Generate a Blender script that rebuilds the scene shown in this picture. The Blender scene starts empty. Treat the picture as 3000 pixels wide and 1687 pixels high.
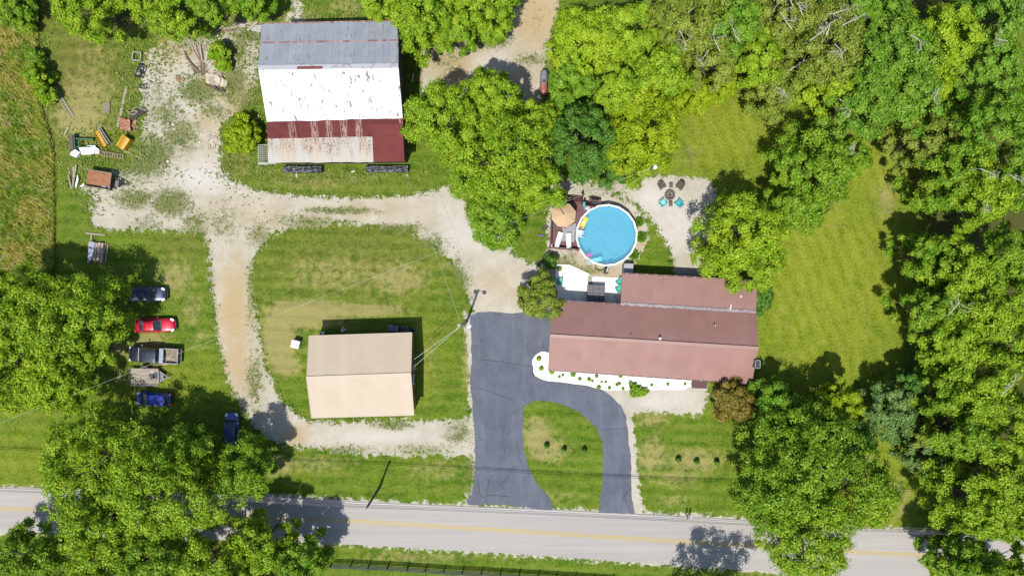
import bpy, bmesh, math, random
import numpy as np
from mathutils import Vector, Matrix
R = math.radians
sc = bpy.context.scene
col = sc.collection
# ---------------------------------------------------------------- camera
HC, F = 82.0, 2009.0                 # height of the drone, focal length in pixels of a 3000 px wide frame
TILT = math.atan(63.5 / F)
cam = bpy.data.objects.new('camera', bpy.data.cameras.new('camera'))
col.objects.link(cam)
cam.location = (0, HC * math.tan(TILT), HC)
cam.rotation_euler = (-TILT, 0, 0)
cam.data.sensor_width = 36.0
cam.data.lens = F / 3000 * 36.0
cam.data.clip_end = 3000
sc.camera = cam
# ---------------------------------------------------------------- light
ELEV, AZ = R(65.5), R(202)           # sun to the south-south-west of the picture
w = bpy.data.worlds.new("World"); sc.world = w; w.use_nodes = True
wn = w.node_tree; bg = wn.nodes['Background']
sky = wn.nodes.new('ShaderNodeTexSky'); sky.sky_type = 'NISHITA'; sky.sun_disc = False
sky.sun_elevation = ELEV; sky.sun_rotation = AZ
wn.links.new(sky.outputs[0], bg.inputs[0]); bg.inputs[1].default_value = 0.13
sun = bpy.data.objects.new('sun', bpy.data.lights.new('sun', 'SUN')); col.objects.link(sun)
sun.data.energy = 4.5; sun.data.angle = R(0.5); sun.data.color = (1.0, 0.965, 0.90)
sdir = Vector((-math.sin(AZ) * math.cos(ELEV), -math.cos(AZ) * math.cos(ELEV), -math.sin(ELEV)))
sun.rotation_euler = sdir.to_track_quat('-Z', 'Y').to_euler()
sc.view_settings.view_transform = 'Standard'; sc.view_settings.look = 'None'
sc.view_settings.gamma = 1; sc.view_settings.exposure = 0.42
sc.render.engine = 'CYCLES'
sc.cycles.max_bounces = 6; sc.cycles.diffuse_bounces = 2; sc.cycles.transparent_max_bounces = 8
rng = random.Random(7)
# ---------------------------------------------------------------- geometry helpers
ca, sa = math.cos(-TILT), math.sin(-TILT)
def U(px, py, h=0.0):
    """world point at height h seen at pixel (px,py) of the 3000x1687 photograph"""
    x, y, z = (px - 1500) / F, -(py - 843.5) / F, -1.0
    y, z = y * ca - z * sa, y * sa + z * ca
    t = (h - HC) / z
    return Vector((x * t, cam.location.y + y * t, h))
def Z(x0, y0, s, pts):
    return [(x0 + a / s, y0 + b / s) for a, b in pts]
def O(pts): return [(a * 1.16460, b * 1.16425) for a, b in pts]
def lin(c):
    return tuple((v / 255 / 12.92) if v <= 10 else ((v / 255 + .055) / 1.055) ** 2.4 for v in c)
def T(r, g, b, e=1.75):
    """base colour that a sunlit level surface of sRGB colour r,g,b has"""
    return tuple(min(.85, v / e) for v in lin((r, g, b))) + (1.0,)
ALLV = []
class MB:
    def __init__(s): s.v = []; s.f = []; s.uv = None
    def add(s, vs, fs):
        n = len(s.v); s.v += [tuple(v) for v in vs]; s.f += [tuple(i + n for i in f) for f in fs]; return s
    def box(s, c, d, rz=0.0, rx=0.0, ry=0.0, taper=1.0):
        m = Matrix.Rotation(rz, 3, 'Z') @ Matrix.Rotation(ry, 3, 'Y') @ Matrix.Rotation(rx, 3, 'X')
        c = Vector(c); vs = []
        for k in (-1, 1):
            t = taper if k > 0 else 1
            for i, j in ((-1, -1), (1, -1), (1, 1), (-1, 1)):
                vs.append(c + m @ Vector((i * d[0] / 2 * t, j * d[1] / 2 * t, k * d[2] / 2)))
        return s.add(vs, [(3, 2, 1, 0), (4, 5, 6, 7), (0, 1, 5, 4), (1, 2, 6, 5), (2, 3, 7, 6), (3, 0, 4, 7)])
    def prism(s, pts, z0, z1):
        n = len(pts)
        a = sum(pts[i][0] * pts[(i + 1) % n][1] - pts[(i + 1) % n][0] * pts[i][1] for i in range(n))
        if a < 0: pts = pts[::-1]
        vs = [(p[0], p[1], z0) for p in pts] + [(p[0], p[1], z1) for p in pts]
        fs = [tuple(range(n))[::-1], tuple(range(n, 2 * n))] + [(i, (i + 1) % n, n + (i + 1) % n, n + i) for i in range(n)]
        return s.add(vs, fs)
    def bar(s, a, b, w, t=None, up=(0, 0, 1)):
        """rectangular bar from a to b, w wide, t thick"""
        a, b = Vector(a), Vector(b); t = w if t is None else t
        d = (b - a).normalized(); x = d.cross(Vector(up))
        if x.length < 1e-3: x = d.cross(Vector((0, 1, 0)))
        x.normalize(); y = x.cross(d)
        vs = [p + x * i * w / 2 + y * j * t / 2 for p in (a, b) for i, j in ((-1, -1), (1, -1), (1, 1), (-1, 1))]
        return s.add(vs, [(0, 1, 2, 3), (7, 6, 5, 4), (0, 4, 5, 1), (1, 5, 6, 2), (2, 6, 7, 3), (3, 7, 4, 0)])
    def tube(s, pts, r, n=8, cap=True):
        pts = [Vector(p) for p in pts]
        if not hasattr(r, '__len__'): r = [r] * len(pts)
        rings = []; k0 = len(s.v)
        for i, p in enumerate(pts):
            d = (pts[min(i + 1, len(pts) - 1)] - pts[max(i - 1, 0)]).normalized()
            x = d.cross(Vector((0, 0, 1)))
            if x.length < 1e-3: x = Vector((1, 0, 0))
            x.normalize(); y = d.cross(x)
            for j in range(n):
                a = 2 * math.pi * j / n
                s.v.append(tuple(p + (x * math.cos(a) + y * math.sin(a)) * r[i]))
        for i in range(len(pts) - 1):
            for j in range(n):
                a = k0 + i * n; s.f.append((a + j, a + (j + 1) % n, a + n + (j + 1) % n, a + n + j))
        if cap:
            s.f.append(tuple(range(k0, k0 + n))[::-1]); s.f.append(tuple(range(len(s.v) - n, len(s.v))))
        return s
    def lathe(s, c, prof, n=16, ax='z'):
        k0 = len(s.v)
        for r, z in prof:
            for j in range(n):
                a = 2 * math.pi * j / n
                q = (r * math.cos(a), r * math.sin(a), z)
                if ax == 'y': q = (q[0], q[2], q[1])
                if ax == 'x': q = (q[2], q[0], q[1])
                s.v.append((c[0] + q[0], c[1] + q[1], c[2] + q[2]))
        for i in range(len(prof) - 1):
            for j in range(n):
                a = k0 + i * n; s.f.append((a + j, a + (j + 1) % n, a + n + (j + 1) % n, a + n + j))
        s.f.append(tuple(range(k0, k0 + n))[::-1]); s.f.append(tuple(range(len(s.v) - n, len(s.v))))
        return s
    def grid(s, fn, nu, nv):
        k0 = len(s.v)
        for i in range(nu + 1):
            for j in range(nv + 1): s.v.append(tuple(fn(i / nu, j / nv)))
        for i in range(nu):
            for j in range(nv):
                a = k0 + i * (nv + 1) + j; s.f.append((a, a + nv + 1, a + nv + 2, a + 1))
        return s
    def build(s, name, mat, parent=None, world=False, smooth=False, bevel=0, sub=0, label=None):
        me = bpy.data.meshes.new(name)
        vs = s.v
        if parent is not None and world:
            inv = WM[parent.name].inverted(); vs = [tuple(inv @ Vector(v)) for v in vs]
        me.from_pydata(vs, [], s.f); me.update()
        if smooth: me.polygons.foreach_set('use_smooth', [True] * len(me.polygons))
        me.materials.append(mat)
        o = bpy.data.objects.new(name, me); col.objects.link(o)
        if parent is not None:
            o.parent = parent; WM[o.name] = WM[parent.name]
        else: WM[o.name] = Matrix.Identity(4)
        if bevel:
            b = o.modifiers.new('bevel', 'BEVEL'); b.width = bevel; b.segments = 2; b.limit_method = 'ANGLE'
        if sub:
            b = o.modifiers.new('sub', 'SUBSURF'); b.levels = sub; b.render_levels = sub
        if label: o['label'] = label
        return o
WM = {}
def tag(o, label, cat, group=None):
    o['label'] = label; o['category'] = cat
    if group: o['group'] = group
    return o
def thing(name, label, cat, loc, rz=0.0, group=None):
    o = bpy.data.objects.new(name, None); col.objects.link(o)
    o.location = loc; o.rotation_euler = (0, 0, rz); o.empty_display_size = .3
    WM[o.name] = Matrix.Translation(Vector(loc)) @ Matrix.Rotation(rz, 4, 'Z')
    return tag(o, label, cat, group)
def struct(o): o['kind'] = 'structure'; return o
def stuff(o): o['kind'] = 'stuff'; return o
def copy_tree(o, parent=None):
    c = o.copy(); col.objects.link(c); c.parent = parent
    for ch in list(o.children): copy_tree(ch, c)
    return c
def origin(o, loc):
    """move a world-space single-mesh thing's origin to its base"""
    loc = Vector(loc); o.data.transform(Matrix.Translation(-loc)); o.location = loc; return o
# ---------------------------------------------------------------- materials
class NT:
    def __init__(s, name):
        s.m = bpy.data.materials.new(name); s.m.use_nodes = True
        s.t = s.m.node_tree; s.n = s.t.nodes; s.b = s.n['Principled BSDF']
    def N(s, typ, **k):
        n = s.n.new('ShaderNode' + typ)
        for a, v in k.items(): setattr(n, a, v)
        return n
    def L(s, a, b): s.t.links.new(a, b)
    def put(s, v, inp):
        if hasattr(v, 'node'): s.L(v, inp)
        elif v is not None: inp.default_value = v
    def coord(s, scale=(1, 1, 1), rot=(0, 0, 0), kind='Object'):
        c = s.N('TexCoord'); m = s.N('Mapping'); s.L(c.outputs[kind], m.inputs[0])
        m.inputs['Scale'].default_value = scale; m.inputs['Rotation'].default_value = rot
        return m.outputs[0]
    def pos(s, scale=(1, 1, 1), rot=(0, 0, 0)):
        c = s.N('NewGeometry'); m = s.N('Mapping'); s.L(c.outputs['Position'], m.inputs[0])
        m.inputs['Scale'].default_value = scale; m.inputs['Rotation'].default_value = rot
        return m.outputs[0]
    def noise(s, vec, scale, detail=4, rough=.55, out='Fac'):
        n = s.N('TexNoise'); s.L(vec, n.inputs['Vector'])
        n.inputs['Scale'].default_value = scale; n.inputs['Detail'].default_value = detail; n.inputs['Roughness'].default_value = rough
        return n.outputs[out]
    def math(s, op, a, b=None, clamp=False):
        n = s.N('Math', operation=op, use_clamp=clamp); s.put(a, n.inputs[0])
        if b is not None: s.put(b, n.inputs[1])
        return n.outputs[0]
    def ramp(s, v, a, b, lo=0.0, hi=1.0):
        n = s.N('MapRange', clamp=True); s.put(v, n.inputs[0])
        for i, q in zip((1, 2, 3, 4), (a, b, lo, hi)): n.inputs[i].default_value = q
        return n.outputs[0]
    def mix(s, f, a, b, mode='MIX'):
        n = s.N('Mix', data_type='RGBA', blend_type=mode)
        s.put(f, n.inputs[0]); s.put(a, n.inputs[6]); s.put(b, n.inputs[7]); return n.outputs[2]
    def bump(s, h, st=.3, dist=.05):
        n = s.N('Bump'); s.L(h, n.inputs['Height']); n.inputs['Strength'].default_value = st; n.inputs['Distance'].default_value = dist
        s.L(n.outputs[0], s.b.inputs['Normal'])
    def out(s, c, rough=.8, metal=0.0, spec=None):
        s.put(c, s.b.inputs['Base Color']); s.put(rough, s.b.inputs['Roughness']); s.b.inputs['Metallic'].default_value = metal
        if spec is not None: s.b.inputs['Specular IOR Level'].default_value = spec
        return s.m
def worn(name, c, rough=.7, amt=.25, scale=3.0, metal=0.0, c2=None, stretch=(1, 1, 1), spec=None, thr=.55, bump=0.0):
    """a surface of one colour with stains and wear of its own"""
    n = NT(name); v = n.coord(stretch)
    a = n.noise(v, scale, 6, .65); b = n.noise(v, scale * 7, 3)
    c2 = c2 or tuple(x * (1 - amt) for x in c[:3]) + (1,)
    cc = n.mix(n.ramp(a, thr - .12, thr + .12), c, c2)
    d = tuple(x * (1 - amt * .6) for x in c[:3]) + (1,)
    cc = n.mix(n.ramp(b, .45, .7, 0, .8), cc, d)
    if bump: n.bump(b, bump, .02)
    return n.out(cc, rough, metal, spec)
# ---------------------------------------------------------------- ground zones (traced outlines, at ground level)
def G(pts): return [tuple(U(a, b, 0)[:2]) for a, b in pts]
gravel_main = G(O([(205, 470), (232, 500), (231, 568), (300, 580), (420, 578), (520, 585), (526, 640), (530, 720), (545, 830), (556, 880), (575, 960), (600, 1010), (640, 1075), (690, 1112), (740, 1124), (820, 1132), (900, 1144),
    (1000, 1146), (1100, 1142), (1187, 1152), (1200, 1152), (1200, 1060), (1190, 1052), (1100, 1058), (1000, 1056), (900, 1062), (780, 1060), (748, 1045), (700, 1000), (672, 930), (655, 860), (642, 780), (626, 700), (640, 640),
    (690, 585), (760, 568), (850, 560), (950, 570), (1030, 580), (1085, 615), (1130, 655), (1160, 700), (1180, 745), (1188, 790), (1200, 800), (1310, 800), (1400, 790), (1420, 700), (1395, 672), (1340, 665), (1290, 640), (1285, 600), (1300, 560),
    (1200, 520), (1150, 495), (1128, 470), (1100, 480), (1000, 496), (900, 498), (800, 497), (690, 487), (640, 478), (580, 452), (557, 425), (552, 350), (556, 310), (590, 290), (645, 260), (650, 150),
    (655, 90), (640, 40), (590, 60), (540, 95), (480, 90), (430, 105), (375, 130), (352, 170), (356, 230), (362, 300), (355, 350), (340, 400), (310, 425), (250, 435)]))
gravel_pit = G(O([(1405, 440), (1440, 455), (1500, 460), (1560, 462), (1612, 470), (1622, 446), (1700, 442), (1782, 452), (1800, 480), (1800, 560), (1775, 620), (1757, 672), (1760, 700), (1698, 700), (1696, 655), (1676, 615), (1643, 560), (1602, 512),
    (1560, 490), (1500, 495), (1440, 500), (1395, 500), (1385, 470)]))
gravel_pad = G(O([(1560, 975), (1740, 968), (1779, 968), (1777, 1022), (1755, 1045), (1700, 1040), (1640, 1034), (1600, 1038), (1590, 1045), (1597, 1100), (1604, 1180), (1610, 1240), (1625, 1290), (1600, 1310), (1560, 1310), (1575, 1100), (1540, 1010), (1440, 960), (1500, 955)]))
sand_pool = G(O([(1380, 640), (1400, 668), (1440, 690), (1495, 700), (1540, 708), (1572, 690), (1590, 665), (1620, 630), (1632, 590), (1622, 550), (1595, 515), (1545, 490), (1440, 480), (1390, 500), (1375, 560)]))
track_top = G(O([(1330, -60), (1420, -60), (1400, 30), (1385, 90), (1375, 150), (1360, 260), (1200, 260), (1060, 230), (1055, 130), (1120, 110), (1200, 95), (1265, 55), (1310, 10)]))
path_top = G(O([(728, -40), (752, -40), (756, 10), (768, 50), (760, 70), (715, 70), (720, 45), (735, 20)]))
sand_bed = G(O([(1905, 690), (1918, 720), (1922, 770), (1912, 792), (1903, 790), (1903, 700)]))
gravel_edge = G(O([(1168, 790), (1190, 785), (1196, 1060), (1196, 1160), (1200, 1270), (1160, 1275), (1178, 1235), (1184, 1150), (1182, 1060), (1178, 900)]))
shoulder_n = G([(-400, 1404), (0, 1424), (700, 1446), (1368, 1478), (2040, 1506), (2570, 1545), (3400, 1590), (3400, 1620), (2570, 1580), (1368, 1520), (0, 1460), (-400, 1440)])
shoulder_s = G([(-400, 1560), (0, 1560), (1010, 1595), (1500, 1624), (1947, 1655), (2600, 1700), (3400, 1760), (3400, 1700), (1500, 1600), (0, 1520), (-400, 1500)])
def sdf(P, poly):
    """signed distance (positive inside) from points P to a polygon"""
    poly = np.array(poly); n = len(poly); d = np.full(len(P), 1e9); ins = np.zeros(len(P), bool)
    for i in range(n):
        a, b = poly[i], poly[(i + 1) % n]; e = b - a; wv = P - a
        t = np.clip((wv @ e) / max(e @ e, 1e-9), 0, 1); q = wv - t[:, None] * e
        d = np.minimum(d, (q ** 2).sum(1))
        c1 = (a[1] <= P[:, 1]) & (b[1] > P[:, 1]); c2 = (a[1] > P[:, 1]) & (b[1] <= P[:, 1])
        cr = e[0] * wv[:, 1] - e[1] * wv[:, 0]
        ins ^= (c1 & (cr > 0)) | (c2 & (cr < 0))
    d = np.sqrt(d); return np.where(ins, d, -d)
def blobs(P, lst):
    """soft patches: (ox, oy, rx, ry, amount) in overview pixels"""
    s = np.zeros(len(P))
    for ox, oy, rx, ry, am in lst:
        c = U(ox * 1.1646, oy * 1.16425); k = .0475
        s = np.maximum(s, am * np.exp(-(((P[:, 0] - c.x) / (rx * k)) ** 2 + ((P[:, 1] - c.y) / (ry * k)) ** 2) * .7))
    return s
def attrs(P):
    g = np.maximum.reduce([sdf(P, q) for q in (gravel_main, gravel_pit, gravel_pad, sand_pool, track_top, path_top, sand_bed, gravel_edge)])
    g = np.maximum(g, np.maximum(sdf(P, shoulder_n), sdf(P, shoulder_s)) * .8)
    weed = blobs(P, [(430, 510, 60, 40, .8), (340, 500, 60, 28, .75), (490, 560, 45, 45, .6), (390, 390, 55, 60, .8), (450, 340, 60, 50, .7), (420, 290, 60, 50, .6), (590, 210, 35, 60, .8), (640, 300, 45, 90, .9), (500, 230, 60, 40, .75), (400, 240, 30, 60, .5), (360, 400, 60, 50, .9), (540, 280, 50, 30, .6), (560, 560, 60, 60, .5),
        (620, 90, 50, 30, .7), (600, 130, 40, 40, .65), (370, 560, 60, 30, .5), (650, 590, 40, 40, .6), (850, 530, 110, 12, .72), (760, 555, 100, 18, .6), (1010, 575, 80, 16, .65), (1090, 620, 50, 40, .6), (1150, 700, 40, 60, .65), (1155, 1090, 45, 40, .62), (990, 1070, 60, 14, .7),
        (870, 1130, 90, 16, .55), (1060, 1130, 90, 16, .55), (640, 960, 28, 90, .6), (532, 800, 14, 200, .5), (630, 760, 14, 120, .5), (330, 420, 50, 30, .7), (230, 440, 40, 30, .8), (480, 110, 60, 40, .55), (1470, 680, 80, 16, .6), (1420, 660, 50, 30, .6), 
        (1500, 478, 90, 14, .4), (1350, 60, 20, 60, .3), (1230, 100, 60, 25, .75), (1330, 150, 50, 20, .6), (1130, 150, 60, 50, .45), (1480, 975, 60, 10, .6), (1740, 120, 10, 10, .1), (1380, 690, 25, 25, .4), (1182, 1200, 14, 60, .7)])
    tan = blobs(P, [(590, 780, 45, 120, 1), (600, 900, 40, 80, .9), (1350, 40, 60, 90, 1), (1150, 160, 90, 60, .8), (610, 260, 50, 60, 1), (560, 230, 60, 50, .6), (640, 540, 120, 50, .45), (740, 1090, 30, 26, .9), (1250, 720, 60, 60, .45), (520, 300, 60, 60, .5), (1480, 690, 90, 40, .7), (1600, 600, 40, 60, .5), (950, 530, 160, 40, .4), (430, 130, 60, 30, .6), (1320, 200, 60, 40, .5)])
    white = blobs(P, [(500, 450, 90, 40, .9), (400, 420, 60, 30, .6), (1150, 600, 70, 70, .7), (1700, 560, 60, 70, .8), (470, 260, 30, 60, .7), (1640, 500, 50, 40, .9), (940, 1095, 130, 30, .7), (1680, 1010, 100, 30, .7), (1200, 190, 50, 20, .6), (370, 200, 30, 40, .6), (1240, 160, 60, 30, .9)])
    dry = blobs(P, [(770, 790, 110, 40, 1.05), (900, 780, 120, 16, 1.1), (700, 850, 50, 90, 1.05), (720, 920, 40, 30, 1), (1000, 700, 90, 50, .75), (840, 690, 170, 60, .6), (440, 700, 60, 60, .7), (480, 780, 40, 60, .6), (500, 850, 40, 50, .5), (380, 860, 50, 30, .85), (290, 880, 40, 30, .8), (220, 240, 90, 70, .7), (240, 150, 60, 90, .5),
        (200, 300, 70, 50, .95), (330, 380, 30, 30, .6), (800, 455, 200, 25, .5), (610, 420, 40, 50, .5), (1350, 1100, 40, 60, .9), (1380, 1130, 60, 40, .8), (1400, 1250, 90, 30, .5), (1750, 1160, 90, 40, .75), (1640, 1150, 50, 60, .75), (1640, 1050, 60, 30, .7), (1700, 1200, 90, 40, .6), (1540, 200, 30, 30, .3), (1100, 1180, 100, 40, .55), (800, 1165, 110, 30, .6),
        (1050, 1400, 200, 20, .6), (1300, 1400, 120, 25, .45), (2250, 1250, 60, 60, .7), (2170, 1150, 40, 60, .6), (1740, 390, 60, 40, .45), (2230, 500, 30, 60, .7), (2080, 490, 60, 60, .6), (2000, 900, 80, 50, .3), (1990, 780, 60, 80, .35), (1150, 640, 60, 60, .5), (760, 60, 70, 40, .8), (880, 20, 60, 30, .7), (700, 1170, 40, 30, .9), (1700, 1260, 60, 20, .6), (1180, 900, 20, 120, .8), (1080, 900, 40, 130, .45), (350, 950, 90, 50, .4), (640, 40, 60, 30, .7), (430, 100, 60, 30, .7), (2420, 640, 60, 60, .5)])
    yel = blobs(P, [(2080, 700, 230, 330, 1), (1830, 320, 150, 150, .95), (2200, 400, 120, 130, 1), (2200, 1250, 120, 200, .9), (2120, 900, 190, 120, .8), (60, 1200, 120, 120, .55), (400, 950, 120, 60, .45), (2500, 300, 120, 130, .9), (1060, 900, 50, 200, .3), (500, 950, 60, 40, .4), (2550, 900, 60, 100, .3)])
    dark = blobs(P, [(210, 200, 110, 190, .85), (580, 410, 40, 60, .7), (900, 640, 250, 120, .55), (1000, 470, 120, 20, .2), (460, 620, 70, 40, .5), (770, 450, 120, 40, .5), (240, 330, 90, 60, .6)])
    fld = sdf(P, G(O([(-300, -300), (95, -300), (100, 60), (100, 140), (95, 240), (118, 300), (138, 380), (140, 520), (140, 665), (120, 760), (-300, 760)])))
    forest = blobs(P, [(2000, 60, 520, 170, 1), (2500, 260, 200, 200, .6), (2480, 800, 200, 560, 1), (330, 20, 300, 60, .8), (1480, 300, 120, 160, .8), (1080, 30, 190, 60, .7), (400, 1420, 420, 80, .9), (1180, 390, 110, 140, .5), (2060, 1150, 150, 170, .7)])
    return g, weed, tan, white, dry, yel, dark, fld, forest
xs = np.concatenate([[-420, -250, -160, -110, -85, -72], np.arange(-66, 66.01, .3), [72, 85, 110, 160, 250, 420]])
ys = np.concatenate([[-400, -200, -120, -80, -60, -48], np.arange(-40, 40.01, .3), [48, 60, 80, 120, 200, 400]])
gx, gy = np.meshgrid(xs, ys, indexing='ij'); P = np.stack([gx.ravel(), gy.ravel()], 1)
at = attrs(P); nx, ny = len(xs), len(ys)
ii, jj = np.meshgrid(np.arange(nx - 1), np.arange(ny - 1), indexing='ij'); a0 = (ii * ny + jj).ravel()
quads = np.stack([a0, a0 + ny, a0 + ny + 1, a0 + 1], 1)
def sheet(name, faces, mat, z):
    used = np.unique(faces); remap = np.zeros(len(P), int); remap[used] = np.arange(len(used))
    me = bpy.data.meshes.new(name); me.vertices.add(len(used)); me.loops.add(faces.size); me.polygons.add(len(faces))
    me.vertices.foreach_set('co', np.column_stack([P[used], np.full(len(used), z)]).ravel())
    me.loops.foreach_set('vertex_index', remap[faces].ravel()); me.polygons.foreach_set('loop_start', np.arange(len(faces)) * 4)
    me.update(calc_edges=True)
    g, weed, tan, white, dry, yel, dark, fld, forest = [q[used] for q in at]
    one = np.ones(len(used))
    for nm, ch in (('za', (np.clip(g / 6 + .5, 0, 1), weed, tan, white)), ('zb', (dry, yel, dark, np.clip(fld / 6 + .5, 0, 1))), ('zc', (forest, one * 0, one * 0, one))):
        A = me.attributes.new(nm, 'FLOAT_COLOR', 'POINT'); A.data.foreach_set('color', np.stack(ch, 1).astype(np.float32).ravel())
    me.materials.append(mat); o = bpy.data.objects.new(name, me); col.objects.link(o); return struct(o)
def ground_mat():
    n = NT('ground'); p = n.pos()
    def att(a):
        t = n.N('Attribute'); t.attribute_name = a; s = n.N('SeparateColor'); n.L(t.outputs['Color'], s.inputs[0]); return s.outputs, t.outputs['Alpha']
    (A, aw), (B, bf), (C, _) = att('za'), att('zb'), att('zc')
    g, weed, tan, white = A[0], A[1], A[2], aw; dry, yel, dark, fld = B[0], B[1], B[2], bf; forest = C[0]
    n05 = n.noise(p, .12, 4, .6); n1 = n.noise(p, .45, 6, .65); n3 = n.noise(p, 1.3, 6, .7); n8 = n.noise(p, 4.2, 5, .7); n20 = n.noise(p, 7.5, 4, .8); n60 = n.noise(p, 22, 2, .7)
    mow = n.noise(n.pos((.05, 1.0, 1), (0, 0, R(2))), 1.1, 4, .6)
    mow2 = n.noise(n.pos((1, .12, 1), (0, 0, R(-22))), .9, 4, .6)
    # ---- lawn
    grass = n.mix(n.ramp(n1, .38, .62), T(112, 146, 30), T(76, 118, 12))
    grass = n.mix(n.ramp(mow, .42, .58, 0, .55), grass, T(128, 146, 44))
    grass = n.mix(n.ramp(n3, .48, .68, 0, .45), grass, T(136, 138, 60)); grass = n.mix(n.ramp(n3, .48, .34, 0, .7), grass, T(60, 100, 10))
    gy_ = n.mix(n.ramp(n1, .35, .65), T(160, 172, 38), T(124, 146, 20))
    gy_ = n.mix(n.ramp(mow2, .4, .62, 0, .6), gy_, T(160, 168, 58))
    gy_ = n.mix(n.ramp(n3, .5, .68, 0, .45), gy_, T(172, 168, 76)); gy_ = n.mix(n.ramp(n3, .45, .3, 0, .4), gy_, T(104, 128, 22))
    grass = n.mix(n.math('MULTIPLY', yel, 1.0, True), grass, gy_)
    gd = n.mix(n.ramp(n3, .36, .62), T(104, 110, 40), T(146, 134, 76))
    grass = n.mix(n.math('MULTIPLY', dark, .95), grass, gd)
    grass = n.mix(n.ramp(n8, .46, .64, 0, .8), grass, n.mix(.55, grass, T(24, 50, 6)))
    grass = n.mix(n.ramp(n8, .46, .32, 0, .4), grass, n.mix(.5, grass, T(190, 190, 96)))
    grass = n.mix(n.ramp(n20, .52, .74, 0, .6), grass, n.mix(.6, grass, T(190, 190, 90)))
    grass = n.mix(n.ramp(n20, .46, .26, 0, .75), grass, n.mix(.7, grass, T(14, 34, 4)))
    R1, R3, R8, R20 = [n.ramp(q, .3, .7) for q in (n1, n3, n8, n20)]
    dsum = n.math('ADD', n.math('MULTIPLY', dry, .66), n.math('ADD', n.math('MULTIPLY', R3, .40), n.math('ADD', n.math('MULTIPLY', R8, .40), n.math('MULTIPLY', R20, .25))))
    straw = n.mix(n.ramp(n20, .35, .65), T(200, 188, 128), T(150, 138, 78))
    grass = n.mix(n.ramp(dsum, .80, .98, 0, .85), grass, straw)
    clov = n.math('ADD', n.math('MULTIPLY', R1, .4), n.math('MULTIPLY', R8, .6)); grass = n.mix(n.ramp(clov, .60, .68, 0, .5), grass, n.mix(.5, grass, T(50, 96, 16)))
    wv = n.N('TexWave', wave_type='BANDS', bands_direction='Y'); n.L(n.pos((1, 1, 1), (0, 0, R(2))), wv.inputs['Vector'])
    wv2 = n.N('TexWave', wave_type='BANDS', bands_direction='X'); n.L(n.pos((1, 1, 1), (0, 0, R(-22))), wv2.inputs['Vector'])
    for q in (wv, wv2): q.inputs['Scale'].default_value = .21; q.inputs['Distortion'].default_value = 3.4; q.inputs['Detail'].default_value = 4; q.inputs['Detail Scale'].default_value = 1.2
    bandf = n.mix(yel, wv.outputs['Fac'], wv2.outputs['Fac']); grass = n.mix(n.math('MULTIPLY', n.math('MULTIPLY', n.ramp(bandf, .3, .8), n.ramp(n05, .4, .6, .3, 1)), .17), grass, n.mix(.6, grass, T(196, 196, 96))); grass = n.mix(n.math('MULTIPLY', n.ramp(bandf, .5, .1), .13), grass, n.mix(.5, grass, T(30, 62, 6)))
    # ---- tall field grass
    fg = n.mix(n.ramp(n1, .35, .65), T(150, 144, 60), T(92, 116, 24)); fg = n.mix(n.ramp(n20, .4, .65), fg, T(38, 44, 8))
    fm = n.ramp(n.math('ADD', fld, n.ramp(n8, 0, 1, -.05, .05)), .49, .51)
    grass = n.mix(fm, grass, fg)
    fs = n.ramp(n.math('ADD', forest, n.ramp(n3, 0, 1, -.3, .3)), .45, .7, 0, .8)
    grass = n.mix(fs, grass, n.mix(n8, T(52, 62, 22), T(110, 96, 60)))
    # ---- gravel
    gr = n.mix(n.ramp(n1, .35, .65), T(222, 214, 198), T(202, 193, 174))
    gr = n.mix(n.ramp(n.math('ADD', n.math('MULTIPLY', tan, .6), n.math('MULTIPLY', n1, .5)), .32, .8), gr, T(206, 182, 138))
    gr = n.mix(n.ramp(n.math('ADD', n.math('MULTIPLY', white, .5), n.math('MULTIPLY', n3, .5)), .4, .8), gr, T(236, 230, 222))
    gr = n.mix(n.ramp(n20, .5, .75, 0, .35), gr, T(150, 140, 120))
    gr = n.mix(n.ramp(n60, .55, .8, 0, .5), gr, T(120, 112, 98))
    gr = n.mix(n.ramp(n8, .62, .72, 0, .45), gr, T(160, 146, 122))
    wsum = n.math('ADD', n.math('MULTIPLY', weed, .30), n.math('ADD', n.math('MULTIPLY', n3, .5), n.math('MULTIPLY', n20, .5)))
    wc = n.mix(n.ramp(n8, .4, .6), T(128, 134, 74), T(86, 100, 38)); wc = n.mix(n.ramp(n1, .5, .7), wc, T(140, 142, 96))
    gr = n.mix(n.math('MULTIPLY', weed, n.ramp(n3, .36, .6, 0, .7)), gr, T(178, 170, 128)); gr = n.mix(n.ramp(n.math('ADD', n.math('MULTIPLY', weed, .34), n.math('ADD', n.math('MULTIPLY', n8, .6), n.math('MULTIPLY', n20, .4))), .665, .70, 0, .6), gr, T(120, 126, 68))
    gr = n.mix(n.ramp(wsum, .625, .68, 0, .85), gr, wc)
    edge = n.math('ADD', g, n.math('ADD', n.math('MULTIPLY', n.ramp(n3, .3, .7, -.15, .15), n.math('ADD', .6, n.math('MULTIPLY', weed, 1.6))), n.math('ADD', n.ramp(n20, .25, .75, -.045, .045), n.ramp(n8, .25, .75, -.05, .05))))
    c = n.mix(n.ramp(edge, .492, .512), grass, gr)
    bh = n.math('ADD', n.math('MULTIPLY', n20, .6), n.math('MULTIPLY', n60, .4)); n.bump(bh, .55, .12)
    return n.out(c, .95, 0, .15)
GM = ground_mat()
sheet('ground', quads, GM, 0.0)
edgew = at[0][quads].mean(1)
hs = np.array([math.sin(a * 12.9898 + b * 78.233) * 43758.5453 for a, b in P[quads[:, 0]]]) % 1
cx_ = P[quads].mean(1)
m_ = (edgew + (hs - .5) * .5 > 0)
piece = np.zeros(len(quads), int)
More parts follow.
